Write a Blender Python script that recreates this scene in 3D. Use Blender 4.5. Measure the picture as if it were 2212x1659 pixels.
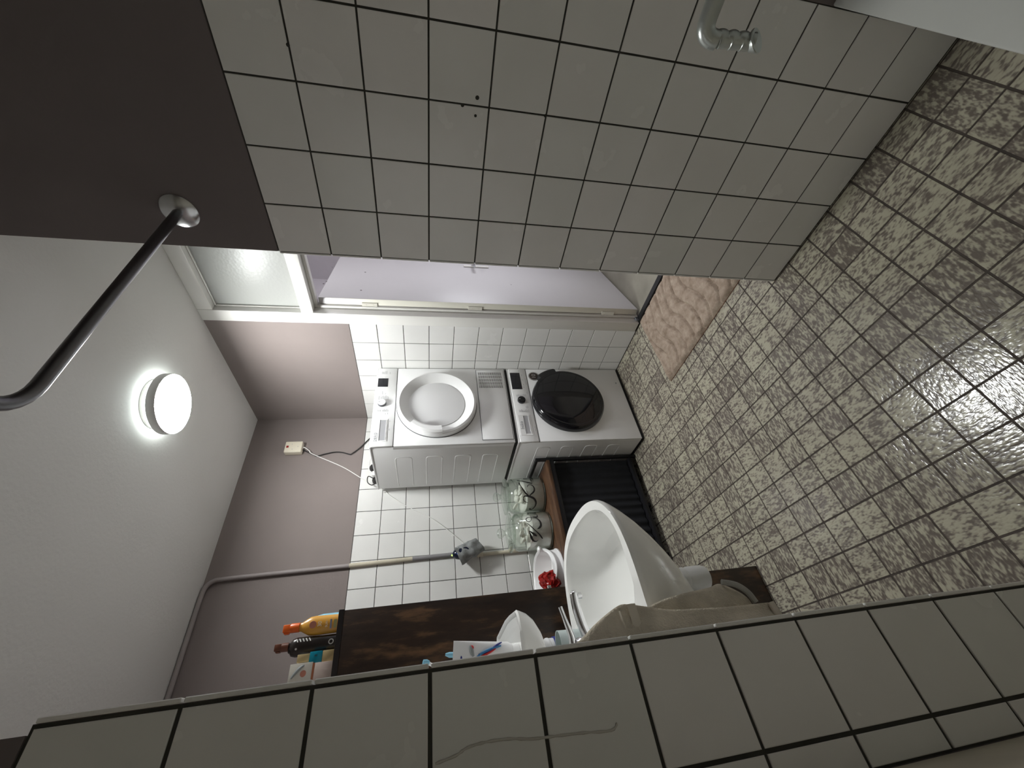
import bpy, bmesh, math, random
from mathutils import Vector, Matrix, noise
random.seed(7)
SC = bpy.context.scene
for o in list(bpy.data.objects):
    bpy.data.objects.remove(o)
COL = SC.collection
PI = math.pi

# ------------------------------------------------------------------ camera
CF = Vector((0.63668376, 0.74448648, -0.20093201))
CR = Vector((0.75969867, -0.65027174, -0.00214357))
CU = Vector((0.13225627, 0.151283, 0.97960284))
cd = bpy.data.cameras.new('camera')
cam = bpy.data.objects.new('camera', cd)
COL.objects.link(cam)
cd.sensor_fit = 'HORIZONTAL'; cd.sensor_width = 36.0
cd.lens = 36.0 * 871.2156 / 2212.0
cd.clip_start = 0.02; cd.clip_end = 50
ax, ay, az = (-CU), CR, (-CF)           # the photograph is turned on its side
cam.matrix_world = Matrix(((ax.x, ay.x, az.x, 0), (ax.y, ay.y, az.y, 0), (ax.z, ay.z, az.z, 0), (0, 0, 0, 1)))
SC.camera = cam
FPX = 871.2156
def px(P):
    P = Vector(P); d = P.dot(CF)
    if d < .02: return None
    return (1106 - FPX * P.dot(CU) / d, 829.5 - FPX * P.dot(CR) / d)

# ------------------------------------------------------------------ world and exposure
w = bpy.data.worlds.new('world'); SC.world = w; w.use_nodes = True
w.node_tree.nodes['Background'].inputs[0].default_value = (.02, .021, .023, 1)
w.node_tree.nodes['Background'].inputs[1].default_value = 0.3
SC.view_settings.view_transform = 'Standard'
SC.view_settings.look = 'None'
SC.view_settings.gamma = 1.0
SC.view_settings.use_curve_mapping = False
SC.view_settings.exposure = 0.0
LAMP_STRENGTH = 148.0
LAMP_RING = 13.0
SC.cycles.transparent_max_bounces = 40
SC.cycles.max_bounces = 16
SC.cycles.diffuse_bounces = 12

def area(name, loc, size, power, color, direction, shape='DISK'):
    l = bpy.data.lights.new(name, 'AREA'); l.shape = shape; l.size = size; l.energy = power; l.color = color
    o = bpy.data.objects.new(name, l); COL.objects.link(o); o.location = loc
    o.rotation_euler = Vector(direction).to_track_quat('-Z', 'Y').to_euler()
    return o
hl = bpy.data.lights.new('hall_lamp', 'POINT'); hl.energy = 15; hl.color = (.95, .95, 1.0); hl.shadow_soft_size = .10
hlo = bpy.data.objects.new('hall_lamp', hl); COL.objects.link(hlo); hlo.location = (2.35, .60, .98)
area('leaf_fill_light', (3.0, .75, -.35), .55, 13, (.93, .95, 1.0), (-1, .35, -.1), 'SQUARE')  # added light panel in the hall that brightens the door leaf

# ------------------------------------------------------------------ materials
MATS = {}
class N:
    def __init__(s, name):
        s.m = bpy.data.materials.new(name); s.m.use_nodes = True
        s.t = s.m.node_tree; s.b = s.t.nodes['Principled BSDF']
    def n(s, typ, **kw):
        x = s.t.nodes.new(typ)
        for k, v in kw.items():
            if k in ('i',):
                for a, b in v.items(): x.inputs[a].default_value = b
            else: setattr(x, k, v)
        return x
    def l(s, a, b): s.t.links.new(a, b)
    def pos(s): return s.n('ShaderNodeNewGeometry').outputs['Position']
    def ramp(s, fac, stops, interp='LINEAR'):
        r = s.n('ShaderNodeValToRGB'); e = r.color_ramp; e.interpolation = interp
        while len(e.elements) < len(stops): e.elements.new(.5)
        for q, (p, c) in zip(e.elements, stops): q.position = p; q.color = (*c, 1)
        s.l(fac, r.inputs[0]); return r.outputs[0]
    def noise(s, vec, scale, detail=3, rough=.5):
        x = s.n('ShaderNodeTexNoise', i={'Scale': scale, 'Detail': detail, 'Roughness': rough})
        if vec: s.l(vec, x.inputs['Vector'])
        return x.outputs['Fac']
    def bump(s, h, strength=.2, dist=.002):
        b = s.n('ShaderNodeBump', i={'Strength': strength, 'Distance': dist})
        s.l(h, b.inputs['Height']); s.l(b.outputs[0], s.b.inputs['Normal']); return b
def mat(name, color, rough=.5, metal=0, spec=.5, coat=0, var=.0, scale=8, bumpS=0, bumpScale=60, bumpD=.001, emit=None, es=0):
    if name in MATS: return MATS[name]
    a = N(name); b = a.b
    b.inputs['Base Color'].default_value = (*color, 1)
    b.inputs['Roughness'].default_value = rough; b.inputs['Metallic'].default_value = metal
    b.inputs['Specular IOR Level'].default_value = spec; b.inputs['Coat Weight'].default_value = coat
    p = a.pos()
    if var:
        f = a.noise(p, scale, 4)
        c = a.ramp(f, [(.3, tuple(x * (1 - var) for x in color)), (.7, tuple(min(1, x * (1 + var)) for x in color))])
        a.l(c, b.inputs['Base Color'])
    if bumpS: a.bump(a.noise(p, bumpScale, 3), bumpS, bumpD)
    if emit:
        b.inputs['Emission Color'].default_value = (*emit, 1); b.inputs['Emission Strength'].default_value = es
    MATS[name] = a.m; return a.m

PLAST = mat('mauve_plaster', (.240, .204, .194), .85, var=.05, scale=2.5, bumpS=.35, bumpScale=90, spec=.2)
CEIL = mat('ceiling_paint', (.63, .62, .60), .62, var=.02, scale=2, bumpS=.5, bumpScale=70, bumpD=.0015, spec=.35)
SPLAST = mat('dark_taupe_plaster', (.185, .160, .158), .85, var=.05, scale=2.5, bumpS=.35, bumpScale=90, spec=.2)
BEIGE = mat('beige_plaster', (.60, .56, .47), .8, var=.10, scale=9, bumpS=.4, bumpScale=40)
GROUT_D = mat('dark_grout', (.045, .043, .036), .9, var=.2, scale=30)
GROUT_F = mat('grey_grout', (.075, .075, .068), .9, var=.2, scale=30)
GROUT_FL = mat('brown_floor_grout', (.055, .042, .034), .8, var=.25, scale=30)
WHITE = mat('white_gloss_paint', (.74, .73, .70), .28, spec=.5, var=.02, scale=3)
WALLW = mat('white_ledge', (.56, .57, .54), .4, var=.03, scale=4)
ENAMEL = mat('white_enamel', (.92, .92, .925), .25, spec=.5)
ENAMEL_SIDE = mat('white_coated_steel', (.86, .86, .86), .33, spec=.5)
PLW = mat('white_plastic', (.90, .90, .90), .3, spec=.5)
PLJ = mat('dark_joint', (.10, .10, .11), .6)
PLG = mat('grey_plastic_recess', (.42, .42, .44), .4)
SHADOWGAP = mat('gap_shade_and_black_parts', (.012, .012, .012), .7)  # near-black for shade under the washer, and for slots, frame and cabinet base
BLK = mat('black_gloss', (.007, .007, .009), .07, spec=.6)
BLKD = mat('black_display', (.012, .012, .018), .15)
CER = mat('glazed_ceramic', (.93, .93, .91), .07, spec=.6)
PVC = mat('pvc_white', (.82, .83, .81), .35)
CHROME = mat('chrome', (.82, .82, .84), .09, metal=1)
CHROMED = mat('dull_chrome', (.62, .63, .64), .22, metal=1, var=.1, scale=20)
ROD = mat('grey_steel_rod', (.24, .24, .26), .30, metal=1)
FRAMEB = mat('black_metal', (.010, .010, .012), .35, spec=.4)
CURT = mat('black_fabric', (.005, .006, .009), .8, var=.3, scale=20)
PRINT = mat('grey_print', (.38, .38, .40), .6)
INK = mat('black_print', (.02, .018, .018), .5)
POWDER = mat('white_washing_powder', (.90, .87, .85), .8, bumpS=.6, bumpScale=120, var=.06, scale=30)
TABLET = mat('white_tablet', (.82, .80, .75), .4)
CREAM = mat('cream_plastic', (.72, .66, .54), .35)
CREAMP = mat('cream_pipe', (.58, .53, .42), .4, var=.1, scale=12)
MAUVEP = mat('mauve_painted_pipe', (.30, .265, .26), .6, var=.05)
WIREW = mat('white_cable', (.80, .79, .77), .45)
WIREB = mat('black_cable', (.02, .018, .018), .45)
REDP = mat('red_plastic_bag', (.30, .008, .006), .25, var=.25, scale=18)
TOWEL = mat('taupe_terry', (.62, .56, .455), .95, var=.18, scale=22, bumpS=1.0, bumpScale=260, bumpD=.003, spec=.1)
TOWELB = mat('woven_band', (.66, .60, .50), .8, bumpS=.3, bumpScale=400)
TOWELG = mat('grey_band', (.36, .36, .33), .8, bumpS=.3, bumpScale=400)
CLOTH = mat('grey_cloth', (.25, .26, .26), .95, var=.3, scale=40, bumpS=.8, bumpScale=200)
BLUEB = mat('light_blue_plastic', (.25, .55, .72), .35)
TEAL = mat('teal_glass', (.01, .22, .31), .15)
GOLD = mat('pale_gold', (.62, .48, .25), .3, metal=.4)
YEL = mat('amber_yellow_plastic', (.66, .33, .05), .3, var=.08, scale=8)
ORG = mat('orange_plastic', (.75, .13, .015), .35)
BRN = mat('brown_plastic', (.13, .045, .025), .35)
DKB = mat('dark_brown_plastic', (.022, .017, .015), .25)
SILV = mat('silver_print', (.55, .54, .52), .35, metal=.5)
PINKB = mat('blush_carton', (.55, .45, .40), .55, var=.05, scale=12)
COPPER = mat('copper_edge', (.38, .13, .06), .4)
GREYB = mat('grey_stroke', (.26, .28, .28), .5)
SALM = mat('salmon_print', (.50, .20, .14), .5)
NAVY = mat('navy_print', (.02, .03, .22), .4)
CYAN = mat('cyan_print', (.06, .22, .45), .4)
REDI = mat('red_print', (.50, .02, .02), .4)
HALLW = mat('hall_wall', (.74, .71, .75), .8, var=.04, bumpS=.3)
HALLF = mat('hall_floor', (.25, .235, .19), .5, var=.25, scale=4)
LEAF = mat('door_leaf_paint', (.58, .565, .575), .42, spec=.5, var=.02, scale=3)
LEAD = mat('blue_grey_led', (.03, .08, .35), .3)
LEDG = mat('green_led', (.4, .8, .1), .3, emit=(.5, 1, .15), es=2.5)
LEDB = mat('blue_led', (.05, .12, .5), .3, emit=(.08, .22, 1), es=.6)
DARKD = mat('dark_blue_plastic', (.008, .012, .03), .12)

# wall tiles: glazed, every tile a touch different
def tile_mat(name, ca, cb, rough=.14, stain=.0):
    a = N(name)
    oi = a.n('ShaderNodeObjectInfo')
    c = a.ramp(oi.outputs['Random'], [(0, ca), (1, cb)])
    p = a.pos(); f = a.noise(p, 3.5, 5, .6)
    mx = a.n('ShaderNodeMix', data_type='RGBA', blend_type='MULTIPLY', i={0: .35})
    g = a.ramp(f, [(.35, (.86, .86, .85)), (.65, (1, 1, 1))])
    a.l(c, mx.inputs[6]); a.l(g, mx.inputs[7]); a.l(mx.outputs[2], a.b.inputs['Base Color'])
    r = a.ramp(a.noise(p, 9, 4), [(.3, (rough * .7,) * 3), (.75, (rough * 1.9,) * 3)])
    a.l(r, a.b.inputs['Roughness'])
    a.bump(a.noise(p, 14, 2), .12, .002)
    MATS[name] = a.m; return a.m
TILE_N = tile_mat('grey_white_glazed_tile', (.80, .80, .775), (.85, .83, .815), .17)
TILE_F = tile_mat('white_glazed_tile', (.75, .745, .73), (.79, .785, .77), .16)

# wood
def wood(name, c0, c1, c2, rough, stretch, scale=1.0, bump=.15):
    a = N(name); p = a.pos()
    mp = a.n('ShaderNodeMapping'); mp.inputs['Scale'].default_value = stretch; a.l(p, mp.inputs[0])
    f = a.noise(mp.outputs[0], 6 * scale, 6, .62)
    c = a.ramp(f, [(.28, c0), (.5, c1), (.72, c2)]); a.l(c, a.b.inputs['Base Color'])
    a.b.inputs['Roughness'].default_value = rough
    a.bump(a.noise(mp.outputs[0], 30 * scale, 4), bump, .001)
    MATS[name] = a.m; return a.m
DWOOD = wood('dark_walnut_veneer', (.008, .005, .004), (.030, .017, .011), (.17, .090, .042), .33, (3.0, 3.0, .7), 1.2)
DEDGE = mat('dark_edge_band', (.010, .006, .006), .5)
OWOOD = wood('rustic_oak_top', (.022, .011, .006), (.088, .042, .021), (.15, .078, .038), .42, (1.2, 7, 7))

# printed vinyl floor tiles, drawn per cell: grain runs one way or the other from tile to tile
FX0, FPXP, FY0, FPYP = .2825, .1005, .5835, .1013
def floor_mat():
    a = N('mottled_vinyl_tile'); p = a.pos()
    sub = a.n('ShaderNodeVectorMath', operation='SUBTRACT'); sub.inputs[1].default_value = (FX0, FY0, 0); a.l(p, sub.inputs[0])
    div = a.n('ShaderNodeVectorMath', operation='DIVIDE'); div.inputs[1].default_value = (FPXP, FPYP, 1); a.l(sub.outputs[0], div.inputs[0])
    fl = a.n('ShaderNodeVectorMath', operation='FLOOR'); a.l(div.outputs[0], fl.inputs[0])
    sx = a.n('ShaderNodeSeparateXYZ'); a.l(fl.outputs[0], sx.inputs[0])
    cb = a.n('ShaderNodeCombineXYZ'); a.l(sx.outputs[0], cb.inputs[0]); a.l(sx.outputs[1], cb.inputs[1])
    wn = a.n('ShaderNodeTexWhiteNoise', noise_dimensions='3D'); a.l(cb.outputs[0], wn.inputs['Vector'])
    gt = a.n('ShaderNodeMath', operation='GREATER_THAN'); gt.inputs[1].default_value = .5; a.l(wn.outputs['Value'], gt.inputs[0])
    m1 = a.n('ShaderNodeMapping'); m1.inputs['Scale'].default_value = (1.0, 2.1, 1); a.l(p, m1.inputs[0])
    m2 = a.n('ShaderNodeMapping'); m2.inputs['Scale'].default_value = (2.1, 1.0, 1); a.l(p, m2.inputs[0])
    mv = a.n('ShaderNodeMix', data_type='VECTOR'); a.l(gt.outputs[0], mv.inputs[0]); a.l(m1.outputs[0], mv.inputs[4]); a.l(m2.outputs[0], mv.inputs[5])
    off = a.n('ShaderNodeVectorMath', operation='ADD'); a.l(mv.outputs[1], off.inputs[0])
    sc = a.n('ShaderNodeVectorMath', operation='SCALE'); sc.inputs['Scale'].default_value = 9; a.l(wn.outputs['Color'], sc.inputs[0]); a.l(sc.outputs[0], off.inputs[1])
    V = off.outputs[0]
    f1 = a.noise(V, 30, 1.5, .4)
    f2 = a.noise(V, 78, 1.2, .4)
    mixf = a.n('ShaderNodeMath', operation='MULTIPLY_ADD'); mixf.inputs[1].default_value = .55; a.l(f2, mixf.inputs[0])
    h = a.n('ShaderNodeMath', operation='MULTIPLY'); h.inputs[1].default_value = .45; a.l(f1, h.inputs[0]); a.l(h.outputs[0], mixf.inputs[2])
    # per-tile balance of dark and light
    sh = a.n('ShaderNodeMath', operation='MULTIPLY_ADD'); sh.inputs[1].default_value = .10; sh.inputs[2].default_value = -.05
    a.l(wn.outputs['Value'], sh.inputs[0])
    ad = a.n('ShaderNodeMath', operation='ADD'); a.l(mixf.outputs[0], ad.inputs[0]); a.l(sh.outputs[0], ad.inputs[1])
    c = a.ramp(ad.outputs[0], [(.39, (.160, .137, .116)), (.455, (.22, .195, .165)), (.495, (.305, .280, .228)), (.535, (.40, .375, .292)), (.60, (.46, .435, .34))])
    g3 = a.noise(p, 5, 2)
    tint = a.ramp(g3, [(.35, (.88, .86, .86)), (.65, (1.0, 1.0, .98))])
    mx = a.n('ShaderNodeMix', data_type='RGBA', blend_type='MULTIPLY', i={0: .8}); a.l(c, mx.inputs[6]); a.l(tint, mx.inputs[7])
    a.l(mx.outputs[2], a.b.inputs['Base Color'])
    a.b.inputs['Roughness'].default_value = .17
    a.b.inputs['Specular IOR Level'].default_value = .45
    a.bump(ad.outputs[0], .6, .0022)
    MATS['floor'] = a.m; return a.m
FLOORT = floor_mat()

def rug_mat():
    a = N('beige_plush_pile'); p = a.pos()
    f = a.noise(p, 22, 4, .6); g = a.noise(p, 240, 2, .6)
    c = a.ramp(f, [(.3, (.25, .19, .14)), (.52, (.38, .30, .235)), (.72, (.48, .395, .31))])
    a.l(c, a.b.inputs['Base Color']); a.b.inputs['Roughness'].default_value = .95
    a.b.inputs['Specular IOR Level'].default_value = .1
    a.bump(g, .9, .004)
    MATS['rug'] = a.m; return a.m
RUGM = rug_mat()
def glass_mat():
    a = N('clear_glass'); t = a.t; t.nodes.remove(a.b)
    tr = a.n('ShaderNodeBsdfTransparent'); tr.inputs[0].default_value = (.965, .98, .965, 1)
    lw = a.n('ShaderNodeLayerWeight', i={'Blend': .5}); a.l(a.ramp(lw.outputs['Facing'], [(.35, (.97, .985, .97)), (.80, (.80, .85, .81)), (1.0, (.42, .48, .44))]), tr.inputs[0])
    gl = a.n('ShaderNodeBsdfGlossy'); gl.inputs['Roughness'].default_value = .03; gl.inputs['Color'].default_value = (.95, .97, .95, 1)
    fr = a.n('ShaderNodeLayerWeight', i={'Blend': .5})
    pw = a.n('ShaderNodeMath', operation='POWER'); pw.inputs[1].default_value = 2.0; a.l(fr.outputs['Facing'], pw.inputs[0])
    mu = a.n('ShaderNodeMath', operation='MULTIPLY_ADD'); mu.inputs[1].default_value = .80; mu.inputs[2].default_value = .05
    a.l(pw.outputs[0], mu.inputs[0])
    mx = a.n('ShaderNodeMixShader'); a.l(mu.outputs[0], mx.inputs[0]); a.l(tr.outputs[0], mx.inputs[1]); a.l(gl.outputs[0], mx.inputs[2])
    a.l(mx.outputs[0], t.nodes['Material Output'].inputs[0])
    MATS['glass'] = a.m; return a.m
GLASS = glass_mat()
def glass_pane():
    a = N('hammered_white_glass'); p = a.pos()
    a.b.inputs['Base Color'].default_value = (.35, .355, .34, 1); a.b.inputs['Roughness'].default_value = .27; a.b.inputs['Specular IOR Level'].default_value = .16
    v = a.n('ShaderNodeTexVoronoi', i={'Scale': 70.0}); a.l(p, v.inputs['Vector'])
    a.bump(v.outputs['Distance'], .18, .002)
    MATS['pane'] = a.m; return a.m
PANE = glass_pane()
LAMPM = mat('lamp_diffuser', (.9, .9, .9), .5, emit=(.965, .99, .975), es=LAMP_STRENGTH)
LAMPR = mat('lamp_back_glow', (.9, .9, .9), .5, emit=(.90, 1.0, .98), es=LAMP_RING)

# ------------------------------------------------------------------ mesh helpers
def fin(bm, name, m, parent=None, smooth=True, ang=35, kind=None):
    me = bpy.data.meshes.new(name)
    bmesh.ops.recalc_face_normals(bm, faces=bm.faces)
    bm.to_mesh(me); bm.free()
    if smooth:
        for q in me.polygons: q.use_smooth = True
        me.set_sharp_from_angle(angle=math.radians(ang))
    ms = m if isinstance(m, (list, tuple)) else [m]
    for q in ms: me.materials.append(q)
    return link(name, me, parent, kind)
def link(name, me, parent=None, kind=None):
    o = bpy.data.objects.new(name, me); COL.objects.link(o)
    if parent: o.parent = parent; o.matrix_parent_inverse = parent.matrix_world.inverted() if False else Matrix.Translation(-parent.location)
    if kind: o['kind'] = kind
    return o
def thing(name, label, cat, loc=(0, 0, 0), group=None):
    o = bpy.data.objects.new(name, None); COL.objects.link(o); o.location = loc
    o.empty_display_size = .05
    o['label'] = label; o['category'] = cat
    if group: o['group'] = group
    return o
def tag(o, label, cat, group=None):
    o['label'] = label; o['category'] = cat
    if group: o['group'] = group
    return o
def box(bm, x0, y0, z0, x1, y1, z1, bev=0, seg=2, M=None):
    vs = [bm.verts.new((x, y, z)) for x in (x0, x1) for y in (y0, y1) for z in (z0, z1)]
    fs = [bm.faces.new([vs[i] for i in f]) for f in ((0, 1, 3, 2), (4, 6, 7, 5), (0, 4, 5, 1), (2, 3, 7, 6), (0, 2, 6, 4), (1, 5, 7, 3))]
    if bev:
        es = set(e for f in fs for e in f.edges)
        r = bmesh.ops.bevel(bm, geom=list(es), offset=bev, segments=seg, profile=.5, affect='EDGES')
        vs = list(set(v for f in r['faces'] for v in f.verts) | set(v for v in vs if v.is_valid))
    if M is not None: bmesh.ops.transform(bm, matrix=M, verts=[v for v in vs if v.is_valid])
    return vs
def B(name, m, parent, x0, y0, z0, x1, y1, z1, bev=0, seg=2, kind=None):
    bm = bmesh.new(); box(bm, x0, y0, z0, x1, y1, z1, bev, seg); return fin(bm, name, m, parent, kind=kind)
def lathe(bm, prof, seg=48, M=Matrix(), closed=False, sx=1, sy=1):
    """prof: list of (r,z) around +Z"""
    rings = []
    for r, z in prof:
        if r < 1e-6: rings.append([bm.verts.new(M @ Vector((0, 0, z)))])
        else: rings.append([bm.verts.new(M @ Vector((r * sx * math.cos(2 * PI * k / seg), r * sy * math.sin(2 * PI * k / seg), z))) for k in range(seg)])
    for a, b in zip(rings, rings[1:]):
        if len(a) == 1 and len(b) == 1: continue
        for k in range(seg):
            k2 = (k + 1) % seg
            if len(a) == 1: bm.faces.new((a[0], b[k2], b[k]))
            elif len(b) == 1: bm.faces.new((a[k], a[k2], b[0]))
            else: bm.faces.new((a[k], a[k2], b[k2], b[k]))
    return rings
def T(x, y, z): return Matrix.Translation((x, y, z))
RXM = Matrix.Rotation(PI / 2, 4, 'X')      # local +Z -> -Y
def spline(pts, n=8):
    P = [Vector(p) for p in pts]; out = []
    for i in range(len(P) - 1):
        p0 = P[max(i - 1, 0)]; p1 = P[i]; p2 = P[i + 1]; p3 = P[min(i + 2, len(P) - 1)]
        for k in range(n):
            t = k / n
            out.append(.5 * ((2 * p1) + (-p0 + p2) * t + (2 * p0 - 5 * p1 + 4 * p2 - p3) * t * t + (-p0 + 3 * p1 - 3 * p2 + p3) * t ** 3))
    out.append(P[-1]); return out
def tube(bm, pts, r, seg=12, cap=True):
    P = [Vector(p) for p in pts]
    up = None; rings = []
    for i, p in enumerate(P):
        d = (P[min(i + 1, len(P) - 1)] - P[max(i - 1, 0)]).normalized()
        if up is None:
            up = Vector((0, 0, 1)) if abs(d.z) < .9 else Vector((1, 0, 0))
        a = (up - d * up.dot(d)).normalized(); b = d.cross(a); up = a
        rr = r[i] if isinstance(r, (list, tuple)) else r
        rings.append([bm.verts.new(p + (a * math.cos(2 * PI * k / seg) + b * math.sin(2 * PI * k / seg)) * rr) for k in range(seg)])
    for a, b in zip(rings, rings[1:]):
        for k in range(seg): bm.faces.new((a[k], a[(k + 1) % seg], b[(k + 1) % seg], b[k]))
    if cap:
        bm.faces.new(rings[0][::-1]); bm.faces.new(rings[-1])
def TUBE(name, m, parent, pts, r, seg=12, sm=0):
    bm = bmesh.new(); tube(bm, spline(pts, sm) if sm else pts, r, seg); return fin(bm, name, m, parent)
def text(name, s, m, parent, M, size, extrude=.0004):
    c = bpy.data.curves.new(name, 'FONT'); c.body = s; c.size = size; c.extrude = extrude; c.align_x = 'CENTER'; c.align_y = 'CENTER'
    o = bpy.data.objects.new(name, c); COL.objects.link(o)
    bpy.context.view_layer.update()
    me = bpy.data.meshes.new_from_object(o.evaluated_get(bpy.context.evaluated_depsgraph_get()))
    bpy.data.objects.remove(o); me.transform(M); me.materials.clear(); me.materials.append(m)
    return link(name, me, parent)
FRONTY = Matrix(((1, 0, 0, 0), (0, 0, -1, 0), (0, 1, 0, 0), (0, 0, 0, 1)))   # text in XY -> reads on a face looking to -Y
def blob(bm, c, r, seed=0, amp=.3, sub=3, f=2.0):
    res = bmesh.ops.create_icosphere(bm, subdivisions=sub, radius=1)
    for v in res['verts']:
        n = v.co.normalized(); k = 1 + amp * noise.noise(n * f + Vector((seed, seed * 1.7, 0)))
        v.co = Vector((n.x * r[0], n.y * r[1], n.z * r[2])) * k + Vector(c)
    return res['verts']

# ------------------------------------------------------------------ the room
ZF, ZC, ZT = -1.3412, 1.186, .4525
XD, YA = 1.855, 2.5534          # wall with the door / back wall
XR, YR0, YR1 = 1.1890, .0144, .7644   # shower wall on the right
YL, XL1 = .6874, .0695           # shower wall on the left
XW = .030                        # left wall of the washroom
def struct(name, m, *b, bev=0):
    return B(name, m, None, *b, bev=bev, kind='structure')
def multi(name, m, boxes, parent=None):
    bm = bmesh.new()
    for b in boxes: box(bm, *b)
    o = fin(bm, name, m, parent)
    if parent is None: o['kind'] = 'structure'
    return o
floor = multi('floor', GROUT_FL, [(-.3, -1.2, ZF - .08, XD + .02, YA + .2, ZF - .0012)])
ceiling = struct('ceiling', CEIL, -.3, -1.2, ZC, XD + .12, YA + .2, ZC + .1)
GR = .0035
# right shower wall: slab, mauve paint above the tiling
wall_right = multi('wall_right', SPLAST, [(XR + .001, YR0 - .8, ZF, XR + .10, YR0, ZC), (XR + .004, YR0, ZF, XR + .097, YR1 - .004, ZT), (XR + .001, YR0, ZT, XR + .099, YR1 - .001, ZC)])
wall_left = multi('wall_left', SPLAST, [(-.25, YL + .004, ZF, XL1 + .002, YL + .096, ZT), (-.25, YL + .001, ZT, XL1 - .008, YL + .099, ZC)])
wall_shower_side = struct('wall_shower_side', BEIGE, -.25, -1.0, ZF, -.119, YL + .001, ZC)
wall_shower_back = struct('wall_shower_back', PLAST, -.25, -.88, ZF, XR + .1, -.78, ZC)
wall_washroom_left = struct('wall_washroom_left', PLAST, -.12, YL + .0995, ZF, XW, YA + .1, ZC)
wall_back = multi('wall_back', PLAST, [(XW, YA + .0035, ZF, XD + .1, YA + .1, ZT), (XW, YA + .0005, ZT, XD + .1, YA + .1, ZC)])
YJ = 1.6335     # outer edge of the door frame
YJR = .70       # its other side, behind the shower wall
wall_door = multi('wall_door', PLAST, [(XD + .0035, YJ, ZF, XD + .1, YA + .001, ZT), (XD + .0005, YJ, ZT, XD + .1, YA + .001, ZC), (XD + .0005, -1.0, ZF, XD + .1, YJR, ZC)])
wall_rear = struct('wall_rear', PLAST, XR + .1, -.88, ZF, XD, -.78, ZC)
def unit_tile(t=.0028):
    bm = bmesh.new(); box(bm, -.5, -.5, 0, .5, .5, 1)
    return bm
TM = {}
def tile_mesh(w, h, m, tag_=''):
    key = (round(w, 4), round(h, 4), m.name)
    if key in TM: return TM[key]
    bm = bmesh.new(); d = .006
    b = .0011
    # slab with a small chamfer at the face; local x = width, y = height, face at z = 0, body behind
    o_ = [(-w / 2, -h / 2), (w / 2, -h / 2), (w / 2, h / 2), (-w / 2, h / 2)]
    i_ = [(-w / 2 + b, -h / 2 + b), (w / 2 - b, -h / 2 + b), (w / 2 - b, h / 2 - b), (-w / 2 + b, h / 2 - b)]
    A = [bm.verts.new((x, y, 0)) for x, y in i_]; C = [bm.verts.new((x, y, -b * .8)) for x, y in o_]; D = [bm.verts.new((x, y, -d)) for x, y in o_]
    bm.faces.new(A)
    for k in range(4):
        k2 = (k + 1) % 4
        bm.faces.new((C[k], C[k2], A[k2], A[k])); bm.faces.new((D[k], D[k2], C[k2], C[k]))
    bm.faces.new(D[::-1])
    me = bpy.data.meshes.new('tile'); bmesh.ops.recalc_face_normals(bm, faces=bm.faces); bm.to_mesh(me); bm.free(); me.materials.append(m)
    TM[key] = me; return me
def lay(parent, m, O, ux, uy, cols, rows, gr=GR):
    """cols, rows: lists of (a,b) along ux and uy from O; the tile faces look along ux x uy"""
    n = ux.cross(uy)
    for (a0, a1) in cols:
        for (b0, b1) in rows:
            w_, h_ = (a1 - a0) - gr, (b1 - b0) - gr
            if w_ < .004 or h_ < .004: continue
            o = bpy.data.objects.new('tile', tile_mesh(w_, h_, m)); COL.objects.link(o); o.parent = parent
            c = O + ux * ((a0 + a1) / 2) + uy * ((b0 + b1) / 2) + n * random.uniform(-.0005, .0004)
            j = Matrix.Rotation(random.uniform(-.0022, .0022), 4, 'X') @ Matrix.Rotation(random.uniform(-.0022, .0022), 4, 'Y')
            R = Matrix((ux, uy, n)).transposed().to_4x4()
            o.matrix_basis = Matrix.Translation(c) @ R @ j
Z3 = Vector((0, 0, 1))
rows = []
z = .45
rows.append((.30, .4505)); 
zz = .30
while zz > ZF + .002:
    rows.append((max(zz - .15, ZF + .002), zz)); zz -= .15
O0 = Vector((0, 0, 0))
# grout beds (dark near the shower, grey in the washroom)
B('grout_bed', GROUT_D, wall_right, XR + .0028, YR0, ZF, XR + .0060, YR1 + .000, ZT - .001)
B('grout_bed', GROUT_D, wall_left, -.118, YL + .0028, ZF, XL1 + .001, YL + .0060, ZT - .001)
B('grout_bed', GROUT_F, wall_back, XW, YA + .0022, ZF, XD, YA + .0060, ZT - .001)
B('grout_bed', GROUT_F, wall_door, XD + .0022, YJ, ZF, XD + .0060, YA, ZT - .001)
lay(wall_right, TILE_N, Vector((XR, 0, 0)), Vector((0, -1, 0)), Z3, [(-(YR0 + .15 * (k + 1)), -(YR0 + .15 * k)) for k in range(5)], rows, .0044)
cL = [(-.1175, -.0770), (-.0770, .0692)]
lay(wall_left, TILE_N, Vector((0, YL, 0)), Vector((1, 0, 0)), Z3, cL, rows, .0056)
# return tiles on the ends of both shower walls
def ret(parent, x0, x1, y0, y1):
    for (b0, b1) in rows:
        bm = bmesh.new(); box(bm, x0, y0, b0 + GR / 2, x1, y1, b1 - GR / 2, .0012, 1)
        o = fin(bm, 'edge_tile', TILE_N, parent, smooth=False)
ret(wall_left, XL1 + .0020, XL1 + .0080, YL - .0002, YL + .098)
ret(wall_right, XR + .0005, XR + .098, YR1 - .0005 + .0012, YR1 + .0065)
x0A = 1.1303
edges = [x0A + .15045 * k for k in range(-9, 7)]
edges = sorted([e for e in edges if XW + .001 < e < XD - .001] + [XW, XD])
lay(wall_back, TILE_F, Vector((0, YA, 0)), Vector((1, 0, 0)), Z3, list(zip(edges, edges[1:])), rows, .0037)
ey = sorted([1.784 + .15 * k for k in range(0, 6) if 1.784 + .15 * k < YA] + [YJ, YA])
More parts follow.
